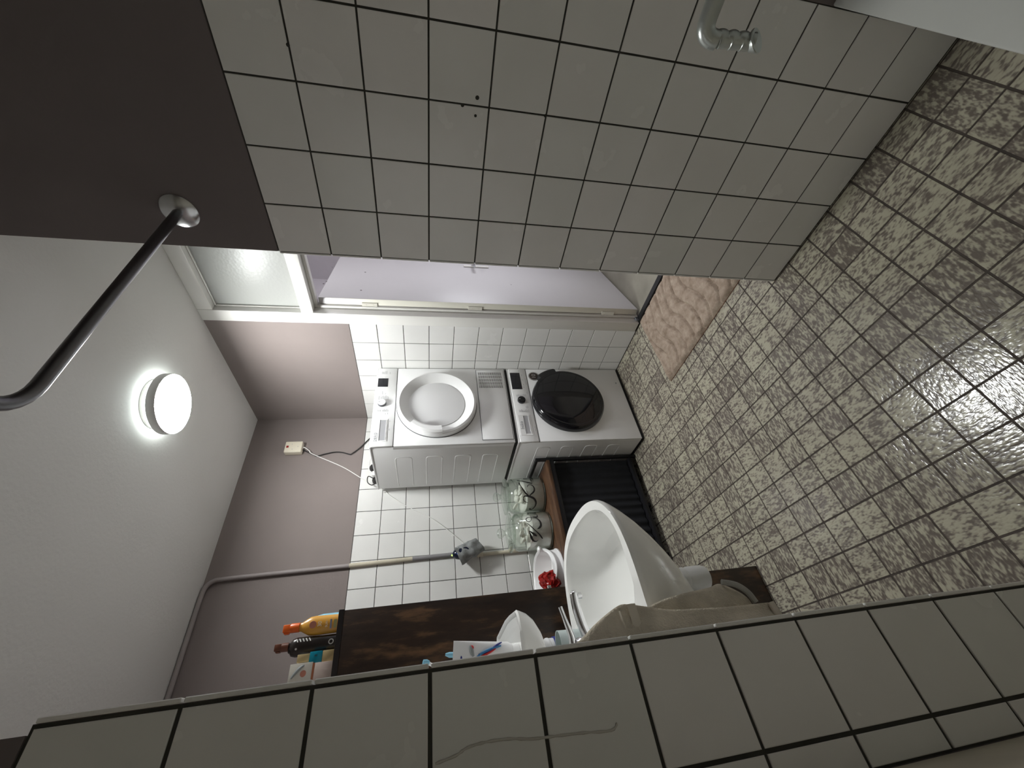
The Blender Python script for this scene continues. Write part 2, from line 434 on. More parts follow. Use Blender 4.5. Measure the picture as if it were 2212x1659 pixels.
# tiling on the walls beside and behind the camera, joined, as nothing of it shows from here
def lay_joined(parent, m, O, ux, uy, cols, rws):
    n = ux.cross(uy); bm = bmesh.new()
    R = Matrix((ux, uy, n)).transposed().to_4x4()
    for a0, a1 in cols:
        for b0, b1 in rws:
            if b1 - b0 < .02 or a1 - a0 < .02: continue
            M = R.copy(); M.translation = O + ux * ((a0 + a1) / 2) + uy * ((b0 + b1) / 2)
            box(bm, -(a1 - a0) / 2 + .002, -(b1 - b0) / 2 + .002, .0003, (a1 - a0) / 2 - .002, (b1 - b0) / 2 - .002, .006, 0, 1, M)
    fin(bm, 'tile', m, parent, smooth=False, kind='stuff')
lay_joined(wall_washroom_left, TILE_F, Vector((XW - .0055, 0, 0)), Vector((0, 1, 0)), Z3, [(YL + .10 + .15 * k, YL + .25 + .15 * k) for k in range(5)], rows)
lay_joined(wall_shower_back, TILE_N, Vector((0, -.7795, 0)), Vector((-1, 0, 0)), Z3, [(-XR + .15 * k, -XR + .15 * (k + 1)) for k in range(8)], rows)
lay(wall_door, TILE_F, Vector((XD, 0, 0)), Vector((0, -1, 0)), Z3, [(-b, -a) for a, b in zip(ey, ey[1:])], rows, .0037)

# drill holes with plugs and a chipped joint in the right shower wall
bm = bmesh.new()
for (y, z_, r) in ((.335, -.0885, .0055), (.314, -.091, .0028), (.2905, -.0885, .0022)):
    pass
for (qx, qy, r) in ((1031, 211, .0050), (1027, 250, .0036), (999, 227, .0045), (622, 97, .004), (1178, 250, .004)):
    # place each mark where its ray meets the wall
    d = CF + CR * ((1659 - qy - 829.5) / FPX) - CU * ((qx - 1106) / FPX); d = d * (XR / d.x)
    lathe(bm, [(0, .0), (r, 0.0002), (r * .9, .0008), (0, .0009)], 10, T(XR - .0001, d.y, d.z) @ Matrix.Rotation(-PI / 2, 4, 'Y'))
fin(bm, 'wall_plug', GROUT_D, wall_right, kind='stuff')
# soap scale streak on the left shower wall tiles
a = N('limescale_streak'); a.b.inputs['Base Color'].default_value = (.55, .53, .49, 1); a.b.inputs['Roughness'].default_value = .5
bm = bmesh.new()
def rayY(qx, qy, Y):
    d = CF + CR * ((1659 - qy - 829.5) / FPX) - CU * ((qx - 1106) / FPX); return d * (Y / d.y)
def rayX(qx, qy, X):
    d = CF + CR * ((1659 - qy - 829.5) / FPX) - CU * ((qx - 1106) / FPX); return d * (X / d.x)
def rayZ(qx, qy, Z):
    d = CF + CR * ((1659 - qy - 829.5) / FPX) - CU * ((qx - 1106) / FPX); return d * (Z / d.z)
pp = [rayY(x, y, YL - .0006) for x, y in ((940, 1650), (985, 1632), (1010, 1615), (1050, 1603), (1100, 1596), (1150, 1596), (1200, 1590), (1260, 1583), (1320, 1578), (1333, 1562))]
tube(bm, spline(pp, 4), [.0010 + .0009 * abs(math.sin(i * 1.3)) for i in range(len(pp) * 4 - 3)], 6)
fin(bm, 'dried_streak', a.m, wall_left)

# floor tiles: the 300 that show largest are single parts, the rest one joined part
cells = []
for i in range(-5, 17):
    for j in range(-7, 21):
        x0, x1 = FX0 + FPXP * i, FX0 + FPXP * (i + 1); y0, y1 = FY0 + FPYP * j, FY0 + FPYP * (j + 1)
        x0c, x1c, y0c, y1c = max(x0, -.117), min(x1, XD), max(y0, -.78), min(y1, YA)
        if x1c - x0c < .004 or y1c - y0c < .004: continue
        if y1c <= YL + .003 or y0c >= YL + .1 or x0c > XL1: pass
        q = [px((x, y, ZF)) for x, y in ((x0c, y0c), (x1c, y0c), (x1c, y1c), (x0c, y1c))]
        ar = 0
        if all(q):
            qc = [(min(max(a_, 0), 2212), min(max(b_, 0), 1659)) for a_, b_ in q]
            ar = abs(sum(qc[k][0] * qc[(k + 1) % 4][1] - qc[(k + 1) % 4][0] * qc[k][1] for k in range(4))) / 2
        cx, cy = (x0c + x1c) / 2, (y0c + y1c) / 2
        hid = (cx > XR and cy < .9 * cx * YR1 / XR) or (cy > YL and cx < .085 * cy / YL) or (cx > 1.27 and cy > 2.02) or (cx > .5 and cy > 2.27) or cy < -.02
        cells.append((0 if hid else ar, x0c, x1c, y0c, y1c))
cells.sort(reverse=True)
def ftile(bm, x0, x1, y0, y1, z=0):
    g = .0024; b = .0006
    o_ = [(x0 + g, y0 + g), (x1 - g, y0 + g), (x1 - g, y1 - g), (x0 + g, y1 - g)]
    i_ = [(x0 + g + b, y0 + g + b), (x1 - g - b, y0 + g + b), (x1 - g - b, y1 - g - b), (x0 + g + b, y1 - g - b)]
    A = [bm.verts.new((x, y, ZF + z)) for x, y in i_]; C = [bm.verts.new((x, y, ZF - .0016)) for x, y in o_]
    bm.faces.new(A)
    for k in range(4): bm.faces.new((C[k], C[(k + 1) % 4], A[(k + 1) % 4], A[k]))
for k, (ar, x0, x1, y0, y1) in enumerate(cells[:300]):
    bm = bmesh.new(); ftile(bm, x0, x1, y0, y1, random.uniform(-.0001, .0001)); fin(bm, 'floor_tile', FLOORT, floor, smooth=False)
bm = bmesh.new()
for (ar, x0, x1, y0, y1) in cells[300:]: ftile(bm, x0, x1, y0, y1)
fin(bm, 'floor_tile', FLOORT, floor, smooth=False, kind='stuff')

# ------------------------------------------------------------------ door frame, transom, door leaf, hall
door_1 = bpy.data.objects.new('door_1', None); COL.objects.link(door_1); door_1.location = (XD, 1.56, ZF); door_1['kind'] = 'structure'
YO = 1.5600
def fr(name, *b, bev=.003): return B(name, WHITE, door_1, *b, bev=bev)
XF0, XF1 = XD - .006, XD + .075
fr('frame_post', XF0, YO, ZF + .012, XF1, YJ - .001, ZC)
fr('frame_post', XF0, YJR, ZF + .012, XF1, YJR + .075, ZC)
fr('frame_head', XF0 + .0005, YJR + .076, 1.112, XF1, YO - .001, ZC)
fr('crossbar', XF0 + .0005, YJR + .076, .622, XF1, YO - .001, .684)
for nm, b in (('rebate_strip', (XD + .040, YO - .016, ZF + .012, XF1 - .001, YO - .0005, .6215)), ('rebate_strip', (XD + .040, YJR + .076, .606, XF1 - .001, YO - .017, .6215))):
    fr(nm, *b, bev=.002)
# transom pane with its bead
bm = bmesh.new(); box(bm, XD + .040, YJR + .076, .685, XD + .046, YO - .001, 1.111); fin(bm, 'transom_pane', PANE, door_1)
bm = bmesh.new()
y0, y1, z0, z1 = YJR + .076, YO - .001, .685, 1.111; wd = .006
for b in ((y0, z0, y1, z0 + wd), (y0, z1 - wd, y1, z1), (y0, z0 + wd, y0 + wd, z1 - wd), (y1 - wd, z0 + wd, y1, z1 - wd)):
    box(bm, XD + .028, b[0], b[1], XD + .0395, b[2], b[3], .002, 1)
fin(bm, 'glazing_bead', WHITE, door_1)
B('threshold', mat('black_threshold', (.010, .011, .012), .45), door_1, XD + .004, YJR + .07, ZF, XD + .040, YO + .02, ZF + .014, bev=.002)
B('frame_foot', mat('grey_frame_foot', (.16, .17, .18), .6, var=.3, scale=60), door_1, XD + .012, YO - .014, ZF + .0145, XD + .074, YO - .0005, ZF + .030)
# leaf: opened away into the hall
ang = math.radians(14.4)
ld = Vector((math.cos(ang), math.sin(ang), 0)); ln = Vector((-math.sin(ang), math.cos(ang), 0))
LM = Matrix((ld, ln, Z3)).transposed().to_4x4()
LM.translation = Vector((1.9185, 1.5035, 0))
lf = thing('door_leaf', 'tall white door leaf swung open into the hall beyond the frame', 'door', (1.9185, 1.5035, ZF))
def LB(name, m, x0, y0, z0, x1, y1, z1, bev=.002, parent=lf):
    bm = bmesh.new(); box(bm, x0, y0, z0, x1, y1, z1, bev, 2); bmesh.ops.transform(bm, matrix=LM, verts=bm.verts); return fin(bm, name, m, parent)
LB('leaf_panel', LEAF, 0, 0, ZF + .020, .80, .038, .600, .004)
LB('hinge_edge', mat('ivory_edge', (.72, .70, .62), .35), -.0016, .001, ZF + .022, -.0001, .037, .56, .0005)
for zz_ in (.33, -.27, -1.12):
    bm = bmesh.new()
    box(bm, -.006, .022, zz_ - .042, -.0018, .046, zz_ + .042, .001, 1)
    lathe(bm, [(0, -.045), (.0055, -.045), (.0055, .045), (0, .045)], 12, T(-.006, .050, zz_))
    for s in (-.02, .02): lathe(bm, [(.004, 0), (.0035, .001), (0, .001)], 8, T(-.0062, .034, zz_ + s) @ Matrix.Rotation(-PI / 2, 4, 'Y'))
    bmesh.ops.transform(bm, matrix=LM, verts=bm.verts)
    fin(bm, 'hinge', mat('painted_hinge', (.66, .64, .57), .4), lf)
# handle with plate: placed where its ray meets the leaf face
def leafpt(qx, qy):
    d = CF + CR * ((1659 - qy - 829.5) / FPX) - CU * ((qx - 1106) / FPX)
    t = (LM.translation.dot(ln)) / d.dot(ln); P = d * t - LM.translation
    return (P.dot(ld), P.z)
hx, hz = leafpt(1020, 577)
hp = LB('handle_plate', WHITE, hx - .014, -.010, hz - .118, hx + .016, -.0005, hz + .062, .003)
bm = bmesh.new()
tube(bm, [(hx, -.010, hz), (hx, -.045, hz)], .009, 12)
tube(bm, spline([(hx, -.044, hz), (hx - .02, -.047, hz), (hx - .07, -.045, hz - .002), (hx - .11, -.043, hz - .003)], 5), .0085, 12)
bmesh.ops.transform(bm, matrix=LM, verts=bm.verts); fin(bm, 'door_handle', CHROMED, lf)
bm = bmesh.new()
for (qx, qy, r) in ((789, 588, .006), (780, 627, .006), (699, 613, .006), (705, 608, .005), (718, 577, .005), (1104, 615, .004)):
    u_, v_ = leafpt(qx, qy)
    vs = lathe(bm, [(0, .0), (r, .0002), (r * .6, .0006), (0, .0007)], 8, T(u_, 0, v_) @ RXM)
bmesh.ops.transform(bm, matrix=LM, verts=bm.verts); fin(bm, 'paint_chip', mat('dark_chip', (.08, .07, .07), .7), lf, kind='stuff')
# hall shell
multi('wall_hall', HALLW, [(3.05, -.9, ZF, 3.15, 2.3, ZC), (XD + .1, 2.2, ZF, 3.05, 2.3, ZC), (XD + .1, -.9, ZF, 3.05, -.8, ZC)])
struct('floor_hall', HALLF, XD + .0205, -.9, ZF - .06, 3.15, 2.3, ZF + .001)
struct('ceiling_hall', CEIL, XD + .1205, -.9, ZC + .001, 3.15, 2.3, ZC + .08)

# white boxed ledge in the near right corner of the shower
led = thing('boxed_ledge', 'low white boxed ledge in the near right corner of the shower', 'ledge', (.6, -.4, ZF))
B('ledge_top', WALLW, led, -.117, -.7725, -.962, XR - .001, YR0 - .0004, -.936, bev=.004)
B('ledge_front', WALLW, led, -.117, -.03, ZF + .001, XR - .001, YR0 - .0025, -.963, bev=.002)

# ------------------------------------------------------------------ ceiling lamp
LC = (1.280, 1.628)
lamp = thing('ceiling_lamp', 'round white flush ceiling lamp, switched on, with a glowing gap behind its rim', 'lamp', (LC[0], LC[1], ZC))
bm = bmesh.new(); lathe(bm, [(0, ZC - .001), (.112, ZC - .001), (.114, ZC - .006), (.114, ZC - .020), (0, ZC - .020)], 64, T(LC[0], LC[1], 0)); fin(bm, 'base_plate', WHITE, lamp)
bm = bmesh.new(); lathe(bm, [(0, ZC - .0205), (.119, ZC - .0205), (.121, ZC - .033), (0, ZC - .033)], 64, T(LC[0], LC[1], 0)); fin(bm, 'light_ring', LAMPR, lamp)
bm = bmesh.new(); lathe(bm, [(0, ZC - .0335), (.131, ZC - .0335), (.136, ZC - .037), (.136, ZC - .066), (.1345, ZC - .069), (.132, ZC - .069), (.132, ZC - .055), (0, ZC - .055)], 64, T(LC[0], LC[1], 0)); fin(bm, 'rim', mat('lamp_rim_grey', (.78, .78, .77), .5), lamp)
bm = bmesh.new(); lathe(bm, [(0, ZC - .0555), (.1315, ZC - .0555), (.1315, ZC - .069), (.120, ZC - .072), (0, ZC - .073)], 64, T(LC[0], LC[1], 0)); fin(bm, 'diffuser', LAMPM, lamp)

# ------------------------------------------------------------------ curtain rod
rod = thing('shower_curtain_rod', 'grey metal shower curtain rod fixed high on the right wall, bending at the corner', 'rod', (XR, .655, .67))
zr = .672
bm = bmesh.new(); lathe(bm, [(0, 0), (.046, 0), (.047, .003), (.040, .010), (.022, .014), (.016, .016), (0, .016)], 40, T(XR + .0005, .655, zr) @ Matrix.Rotation(-PI / 2, 4, 'Y')); fin(bm, 'wall_flange', CHROMED, rod)
pts = [(XR - .010, .655, zr), (.56, .655, zr)]
for k in range(1, 9):
    t = k / 8 * PI / 2; pts.append((.56 - .085 * math.sin(t), .655 - .085 * (1 - math.cos(t)), zr))
pts.append((.475, -.779, zr))
TUBE('rod_tube', ROD, rod, pts, .0125, 24)
bm = bmesh.new(); lathe(bm, [(0, 0), (.046, 0), (.047, .003), (.040, .010), (.022, .014), (.016, .016), (0, .016)], 40, T(.475, -.7795, zr) @ Matrix.Rotation(-PI / 2, 4, 'X')); fin(bm, 'wall_flange', CHROMED, rod)

# ------------------------------------------------------------------ support handle close to the camera
sh = thing('support_handle', 'blurred chrome support handle with finger grooves in front of the right tiled wall', 'handle', (.765, -.779, -.41))
pts = [(.765, -.779, -.412), (.765, -.2, -.412), (.765, .035, -.412)]
el = spline([(.765, .035, -.412), (.764, .058, -.413), (.761, .069, -.422), (.757, .071, -.436)], 5)
SATIN = mat('satin_grey_metal', (.50, .53, .51), .30, metal=.75, var=.08, scale=30)
TUBE('bent_tube', SATIN, sh, pts + el[1:], .0132, 20)
bm = bmesh.new()
P0 = Vector((.757, .071, -.434)); P1 = Vector((.742, .066, -.489))
n_ = 44; ps = []; rs = []
for k in range(n_ + 1):
    t = k / n_; bb = .0060 * abs(math.sin(t * PI * 3.5 + .2)) ** .8; ps.append(P0.lerp(P1, t) + CR * bb * .5); rs.append(.0098 + bb * .5)
tube(bm, ps, rs, 20); fin(bm, 'finger_grip', SATIN, sh)
dq = (P1 - P0).normalized()
bm = bmesh.new(); Mq = (dq * .62 - CF * .78).normalized().to_track_quat('Z', 'Y').to_matrix().to_4x4(); Mq.translation = P1 + CR * .003
lathe(bm, [(0, -.008), (.011, -.006), (.0160, .001), (.0172, .004), (.0165, .0055), (0, .0058)], 32, Mq); fin(bm, 'end_cap', SATIN, sh)
bm = bmesh.new(); lathe(bm, [(0, 0), (.035, 0), (.033, .008), (0, .008)], 28, T(.765, -.7795, -.412) @ Matrix.Rotation(-PI / 2, 4, 'X')); fin(bm, 'wall_flange', CHROMED, sh)

# ------------------------------------------------------------------ washer and dryer
YFm, XA0, XA1, YB = 2.0, 1.256, 1.846, 2.512
def ribs(bm, zs, y0, y1, hh, X):
    for zc in zs:
        r = .016; P = []
        for (cy, cz, a0) in ((y0 + r, zc + hh - r, PI), (y0 + r, zc - hh + r, PI * 1.5)): pass
        path = [(X, y1, zc + hh), (X, y0 + r, zc + hh), (X, y0 + r * .3, zc + hh - r * .3), (X, y0, zc + hh - r), (X, y0, zc - hh + r), (X, y0 + r * .3, zc - hh + r * .3), (X, y0 + r, zc - hh), (X, y1, zc - hh)]
        tube(bm, path, .0038, 6)
def slits(bm, x0, x1, z0, z1, nx, nz, Y, fill=.45):
    dx = (x1 - x0) / nx; dz = (z1 - z0) / nz
    for i in range(nx):
        for j in range(nz):
            a0 = x0 + dx * i; b0 = z0 + dz * j
            box(bm, a0 + dx * .08, Y, b0 + dz * .28, a0 + dx * .90, Y + .001, b0 + dz * .66)
def ring_prof(bm, prof, c, seg=72): lathe(bm, prof, seg, T(*c) @ RXM)
# dryer
dr = thing('tumble_dryer', 'white tumble dryer with a white ring door, stacked on top of the washing machine', 'dryer', (1.55, 2.25, -.5))
B('casing', ENAMEL_SIDE, dr, XA0, YFm + .012, -.498, XA1, YB, .317, bev=.006)
B('top_plate', ENAMEL, dr, XA0 - .002, YFm + .006, .3175, XA1 + .002, YB + .004, .328, bev=.004)
B('front_panel', ENAMEL, dr, XA0, YFm, -.500, XA1, YFm + .0115, .198, bev=.004)
B('control_panel', PLW, dr, XA0, YFm - .002, .2005, XA1, YFm + .0115, .3170, bev=.005)
B('panel_seam', PLJ, dr, XA0 + .002, YFm + .0015, .1980, XA1 - .002, YFm + .010, .2005)
bm = bmesh.new(); c = (1.545, YFm, -.048)
ring_prof(bm, [(.240, -.0), (.240, .004), (.239, .030), (.236, .038), (.224, .042), (.219, .040), (.172, .006), (.166, .005)], c)
fin(bm, 'door_ring', PLW, dr, ang=18)
bm = bmesh.new(); ring_prof(bm, [(.2435, .0), (.2435, .0035), (.2405, .0035)], c); fin(bm, 'door_gasket', PLJ, dr)
bm = bmesh.new(); ring_prof(bm, [(.1675, .006), (.1675, .0085), (.150, .0105), (0, .012)], c); fin(bm, 'door_disc', mat('disc_grey_white', (.80, .80, .81), .32), dr)
bm = bmesh.new()
a0, a1 = math.radians(138), math.radians(186); n_ = 22; sec = [(.190, .034), (.193, .054), (.204, .060), (.226, .060), (.237, .052), (.238, .026)]
rr = []
for k in range(n_ + 1):
    t = a0 + (a1 - a0) * k / n_
    rr.append([bm.verts.new((c[0] + r * math.cos(t), YFm - d, c[2] + r * math.sin(t))) for r, d in sec])
for u, v in zip(rr, rr[1:]):
    for i in range(len(sec) - 1): bm.faces.new((u[i], u[i + 1], v[i + 1], v[i]))
    bm.faces.new((u[-1], u[0], v[0], v[-1]))
bm.faces.new(rr[0]); bm.faces.new(rr[-1][::-1]); fin(bm, 'door_grip', PLW, dr, ang=25)
B('display', BLKD, dr, 1.688, YFm - .0035, .253, 1.757, YFm - .0021, .314, bev=.0005)
def knob(parent, c, r, m_face, m_side):
    bm = bmesh.new(); ring_prof(bm, [(r * 1.0, .0), (r, .012), (r * .93, .016)], c, 40); k = fin(bm, 'knob', m_side, parent)
    bm = bmesh.new(); ring_prof(bm, [(r * .93, .016), (r * .85, .0185), (0, .019)], c, 40); fin(bm, 'knob_face', m_face, k)
    bm = bmesh.new(); box(bm, c[0] - .0012, c[1] - .0198, c[2] + r * .35, c[0] + .0012, c[1] - .0186, c[2] + r * .8); fin(bm, 'pointer', PRINT if m_face is not BLK else SILV, k)
    return k
KSIDE = mat('grey_knob_side', (.10, .10, .11), .3)
knob(dr, (1.556, YFm - .002, .278), .025, PLW, KSIDE)
# water drawer: frame around a grey recess
def drawer(parent, x0, x1, z0, z1, rx0, rx1, rz0, rz1):
    bm = bmesh.new()
    box(bm, x0, YFm - .0045, z0, x1, YFm - .0021, rz0, .001, 1); box(bm, x0, YFm - .0045, rz1, x1, YFm - .0021, z1, .001, 1)
    box(bm, x0, YFm - .0045, rz0, rx0, YFm - .0021, rz1, 0); box(bm, rx1, YFm - .0045, rz0, x1, YFm - .0021, rz1, 0)
    o = fin(bm, 'drawer', PLW, parent)
    bm = bmesh.new(); box(bm, rx0 + .0004, YFm - .0026, rz0 + .0004, rx1 - .0004, YFm - .0020, rz1 - .0004); fin(bm, 'grip_recess', PLG, o)
    bm = bmesh.new(); tube(bm, [(rx0 + .001, YFm - .0048, rz0), (rx1 - .001, YFm - .0048, rz0)], .0016, 8); fin(bm, 'grip_lip', PLW, o)
    return o
drawer(dr, 1.287, 1.440, .236, .284, 1.293, 1.434, .243, .279)
text('logo', 'beko', PRINT, dr, T(1.318, YFm - .0026, .302) @ FRONTY, .030)
bm = bmesh.new(); box(bm, 1.287, YFm - .0028, .2885, 1.345, YFm - .0021, .290); box(bm, 1.345, YFm - .0028, .2885, 1.3465, YFm - .0021, .296)
def marks(bm, specs, Y):
    for (x0, x1, z0, z1, nx, nz) in specs:
        for i in range(nx):
            for j in range(nz):
                if random.random() < .2: continue
                a0 = x0 + (x1 - x0) * i / nx; b0 = z0 + (z1 - z0) * j / nz
                ww = (x1 - x0) / nx * random.uniform(.5, .9)
                box(bm, a0, Y, b0, a0 + ww, Y + .0006, b0 + .0016)
marks(bm, [(1.585, 1.625, .245, .305, 1, 9), (1.627, 1.645, .262, .27, 1, 1), (1.627, 1.66, .28, .284, 1, 1), (1.495, 1.52, .24, .305, 1, 9), (1.475, 1.49, .24, .26, 1, 3), (1.795, 1.825, .265, .306, 1, 6), (1.795, 1.815, .245, .25, 1, 1), (1.765, 1.772, .262, .306, 1, 5), (1.42, 1.435, .225, .227, 1, 1), (1.36, 1.38, .225, .227, 1, 1)], YFm - .0028)
fin(bm, 'printed_marks', PRINT, dr, kind='stuff')
fl = B('filter_flap', ENAMEL, dr, 1.279, YFm - .0035, -.492, 1.829, YFm - .0005, -.308, bev=.0012)
bm = bmesh.new()
tube(bm, [(1.277, YFm - .0003, -.306), (1.831, YFm - .0003, -.306), (1.831, YFm - .0003, -.494), (1.277, YFm - .0003, -.494), (1.277, YFm - .0003, -.306)], .0016, 6)
fin(bm, 'flap_joint', PLJ, fl)
bm = bmesh.new(); slits(bm, 1.672, 1.812, -.475, -.318, 5, 24, YFm - .0040, .62)
fin(bm, 'vent_slots', SHADOWGAP, fl, kind='stuff')
bm = bmesh.new(); ribs(bm, [.148, -.030, -.200, -.366], 2.125, 2.475, .046, XA0 - .0002); fin(bm, 'pressed_ribs', ENAMEL_SIDE, dr)
B('front_side_trim', ENAMEL_SIDE, dr, XA0 - .0012, YFm + .013, -.495, XA0 - .0002, YFm + .034, .200)
# washing machine
wm = thing('washing_machine', 'white front-loading washing machine with a black round door, standing on the floor', 'washing machine', (1.55, 2.25, ZF))
B('casing', ENAMEL_SIDE, wm, XA0, YFm + .012, -1.322, XA1, YB, -.529, bev=.006)
B('top_plate', ENAMEL, wm, XA0 - .002, YFm + .004, -.5285, XA1 + .002, YB + .004, -.517, bev=.003)
B('front_panel', ENAMEL, wm, XA0, YFm, -1.322, XA1, YFm + .0115, -.650, bev=.005)
B('control_panel', PLW, wm, XA0, YFm - .002, -.6475, XA1, YFm + .0115, -.5290, bev=.005)
B('panel_seam', PLJ, wm, XA0 + .002, YFm + .0015, -.650, XA1 - .002, YFm + .010, -.6475)
B('plinth_or_gap_shade', SHADOWGAP, wm, XA0 + .006, YFm + .006, ZF + .0002, XA1 - .006, YB - .01, -1.3225)  # black block for the feet and the shade under the machine
cw = (1.556, YFm, -.892)
bm = bmesh.new(); ring_prof(bm, [(.240, 0), (.241, .010), (.238, .034), (.230, .046), (.218, .050), (.212, .049)], cw); fin(bm, 'door_rim', BLK, wm)
bm = bmesh.new(); ring_prof(bm, [(.2118, .0485), (.195, .053), (.14, .058), (.07, .060), (0, .061)], cw); fin(bm, 'door_glass', BLK, wm)
bm = bmesh.new()   # lug of the grip, upper right of the rim
sec = [(.225, .004), (.262, .004), (.268, .016), (.266, .038), (.258, .046), (.225, .048)]
a0, a1 = math.radians(11), math.radians(43); rr = []
for k in range(17):
    t = a0 + (a1 - a0) * k / 16; e = 1 if 0 < k < 16 else .975
    rr.append([bm.verts.new((cw[0] + (r if r < .23 else r * e) * math.cos(t), YFm - d, cw[2] + (r if r < .23 else r * e) * math.sin(t))) for r, d in sec])
for u, v in zip(rr, rr[1:]):
    for i in range(len(sec)): bm.faces.new((u[i], u[(i + 1) % 6], v[(i + 1) % 6], v[i]))
bm.faces.new(rr[0]); bm.faces.new(rr[-1][::-1]); fin(bm, 'door_grip', BLK, wm, ang=30)
bm = bmesh.new(); A_ = Vector((1.385, YFm - .0535, -.935)); B_ = Vector((1.560, YFm - .0535, -1.092))
tube(bm, [A_, A_.lerp(B_, .5) + Vector((0, -.003, 0)), B_], .0024, 6); fin(bm, 'door_reflection_line', BLKD, wm)  # thin line across the glass, standing in for a reflection
knob(wm, (1.568, YFm - .002, -.582), .026, BLK, BLK)
B('display', BLKD, wm, 1.663, YFm - .0035, -.603, 1.808, YFm - .0021, -.536, bev=.0005)
drawer(wm, 1.300, 1.452, -.617, -.539, 1.312, 1.446, -.606, -.574)
text('logo', 'beko', PRINT, wm, T(1.374, YFm - .0052, -.5565) @ FRONTY, .030)
bm = bmesh.new()
marks(bm, [(1.60, 1.625, -.618, -.55, 1, 9), (1.592, 1.597, -.56, -.555, 1, 1), (1.475, 1.50, -.618, -.55, 1, 9), (1.505, 1.53, -.618, -.60, 1, 3), (1.625, 1.65, -.63, -.625, 1, 1), (1.82, 1.835, -.60, -.597, 1, 1), (1.675, 1.80, -.617, -.615, 6, 1), (1.70, 1.79, -.637, -.634, 1, 1), (1.33, 1.39, -.637, -.634, 1, 1), (1.346, 1.404, -.5675, -.567, 1, 1)], YFm - .0028)
fin(bm, 'printed_marks', PRINT, wm, kind='stuff')
cb_ = (1.779, YFm, -.701)
bm = bmesh.new(); ring_prof(bm, [(.038, -.0001), (.038, .0009), (0, .0009)], cb_, 40); bd = fin(bm, 'badge', mat('badge_dark', (.05, .035, .03), .35, var=.5, scale=40), wm)
bm = bmesh.new(); ring_prof(bm, [(.0365, .0009), (.0365, .0014), (.0325, .0014), (.0325, .0009)], cb_, 40); fin(bm, 'badge_ring', SILV, bd)
text('badge_number', '10', SILV, bd, T(cb_[0], YFm - .0018, cb_[2]) @ FRONTY, .040)
bm = bmesh.new(); ribs(bm, [-.690, -.845, -1.00, -1.155], 2.065, 2.475, .040, XA0 - .0002); fin(bm, 'pressed_ribs', ENAMEL_SIDE, wm)
bm = bmesh.new(); lathe(bm, [(0, 0), (.006, 0), (.006, .001), (0, .0012)], 12, T(1.716, YFm - .0001, -1.287) @ RXM); fin(bm, 'drain_mark', PLG, wm)
sk = B('stacking_kit', SHADOWGAP, None, XA0 + .006, YFm + .006, -.5165, XA1 - .006, YB - .006, -.5008)
tag(sk, 'dark stacking frame in the gap between the dryer and the washing machine', 'frame')

# ------------------------------------------------------------------ console with oak top and black curtain
cs = thing('console_table', 'low black metal console with a rustic oak top and a black curtain front', 'table', (.85, 2.36, ZF))
CX0, CX1, CY0, CY1, CZ = .452, 1.228, 2.178, 2.520, -.7205
B('oak_top', OWOOD, cs, CX0 + .014, CY0 - .004, CZ - .022, CX1 - .0005, CY1, CZ, bev=.002)
def post(x, y, top): B('leg', FRAMEB, cs, x, y, ZF + .0005, x + .018, y + .020, top, bev=.002)
post(CX1, CY0, -.655); post(CX1, CY1 - .02, -.655); post(CX0 - .005, CY0, -.655); post(CX0 - .005, CY1 - .02, -.655)
B('side_rail', FRAMEB, cs, CX1 + .0005, CY0 + .0205, -.672, CX1 + .0175, CY1 - .0205, -.655, bev=.002)
B('side_rail', FRAMEB, cs, CX0 - .0045, CY0 + .0205, -.672, CX0 + .0130, CY1 - .0205, -.655, bev=.002)
B('apron_rail', FRAMEB, cs, CX0 + .0135, CY0, CZ - .050, CX1 - .0005, CY0 + .018, CZ - .0225, bev=.002)
B('lower_shelf', FRAMEB, cs, CX0 + .0135, CY0 + .004, ZF + .036, CX1 - .0005, CY1 - .01, ZF + .056, bev=.002)
for x in (.60, .90):
    B('foot', FRAMEB, cs, x, CY0 + .03, ZF + .0005, x + .02, CY0 + .06, ZF + .0355, bev=.001)
bm = bmesh.new(); nx, nz = 150, 10; g = []
for i in range(nx + 1):
    x = CX0 + .02 + (CX1 - .008 - CX0 - .02) * i / nx; row = []
    for j in range(nz + 1):
        t = j / nz; z_ = CZ - .03 - t * (CZ - .03 - (ZF + .062))
        y = CY0 + .034 + (.002 + .004 * t) * math.sin(i * .62 + .6 * math.sin(i * .13) + t * .3) + .004 * noise.noise(Vector((x * 9, z_ * 4, 1)))
        row.append(bm.verts.new((x, y, z_)))
    g.append(row)
for i in range(nx):
    for j in range(nz): bm.faces.new((g[i][j], g[i + 1][j], g[i + 1][j + 1], g[i][j + 1]))
fin(bm, 'curtain', CURT, cs, ang=80)

# ------------------------------------------------------------------ detergent jars
def script_on_cyl(name, parent, C0, r, strokes, ang0):
    """strokes: list of [(s, z, half width)...], s = arc metres to the right"""
    bm = bmesh.new()
    for st in strokes:
        P = spline([Vector((s, z_, w_)) for s, z_, w_ in st], 7); L, R_ = [], []
        for i, p in enumerate(P):
            d = P[min(i + 1, len(P) - 1)] - P[max(i - 1, 0)]; d = Vector((d.x, d.y)); 
            if d.length < 1e-9: d = Vector((1, 0))
            d.normalize(); nn = Vector((-d.y, d.x)) * max(p.z, .0006)
            for lst, q in ((L, Vector((p.x, p.y)) + nn), (R_, Vector((p.x, p.y)) - nn)):
                t = ang0 + q.x / r
                for_r = r + .0012
                lst.append(bm.verts.new((C0[0] + for_r * math.cos(t), C0[1] + for_r * math.sin(t), q.y)))
        for i in range(len(P) - 1): bm.faces.new((L[i], L[i + 1], R_[i + 1], R_[i]))
    return fin(bm, name, INK, parent, smooth=False)
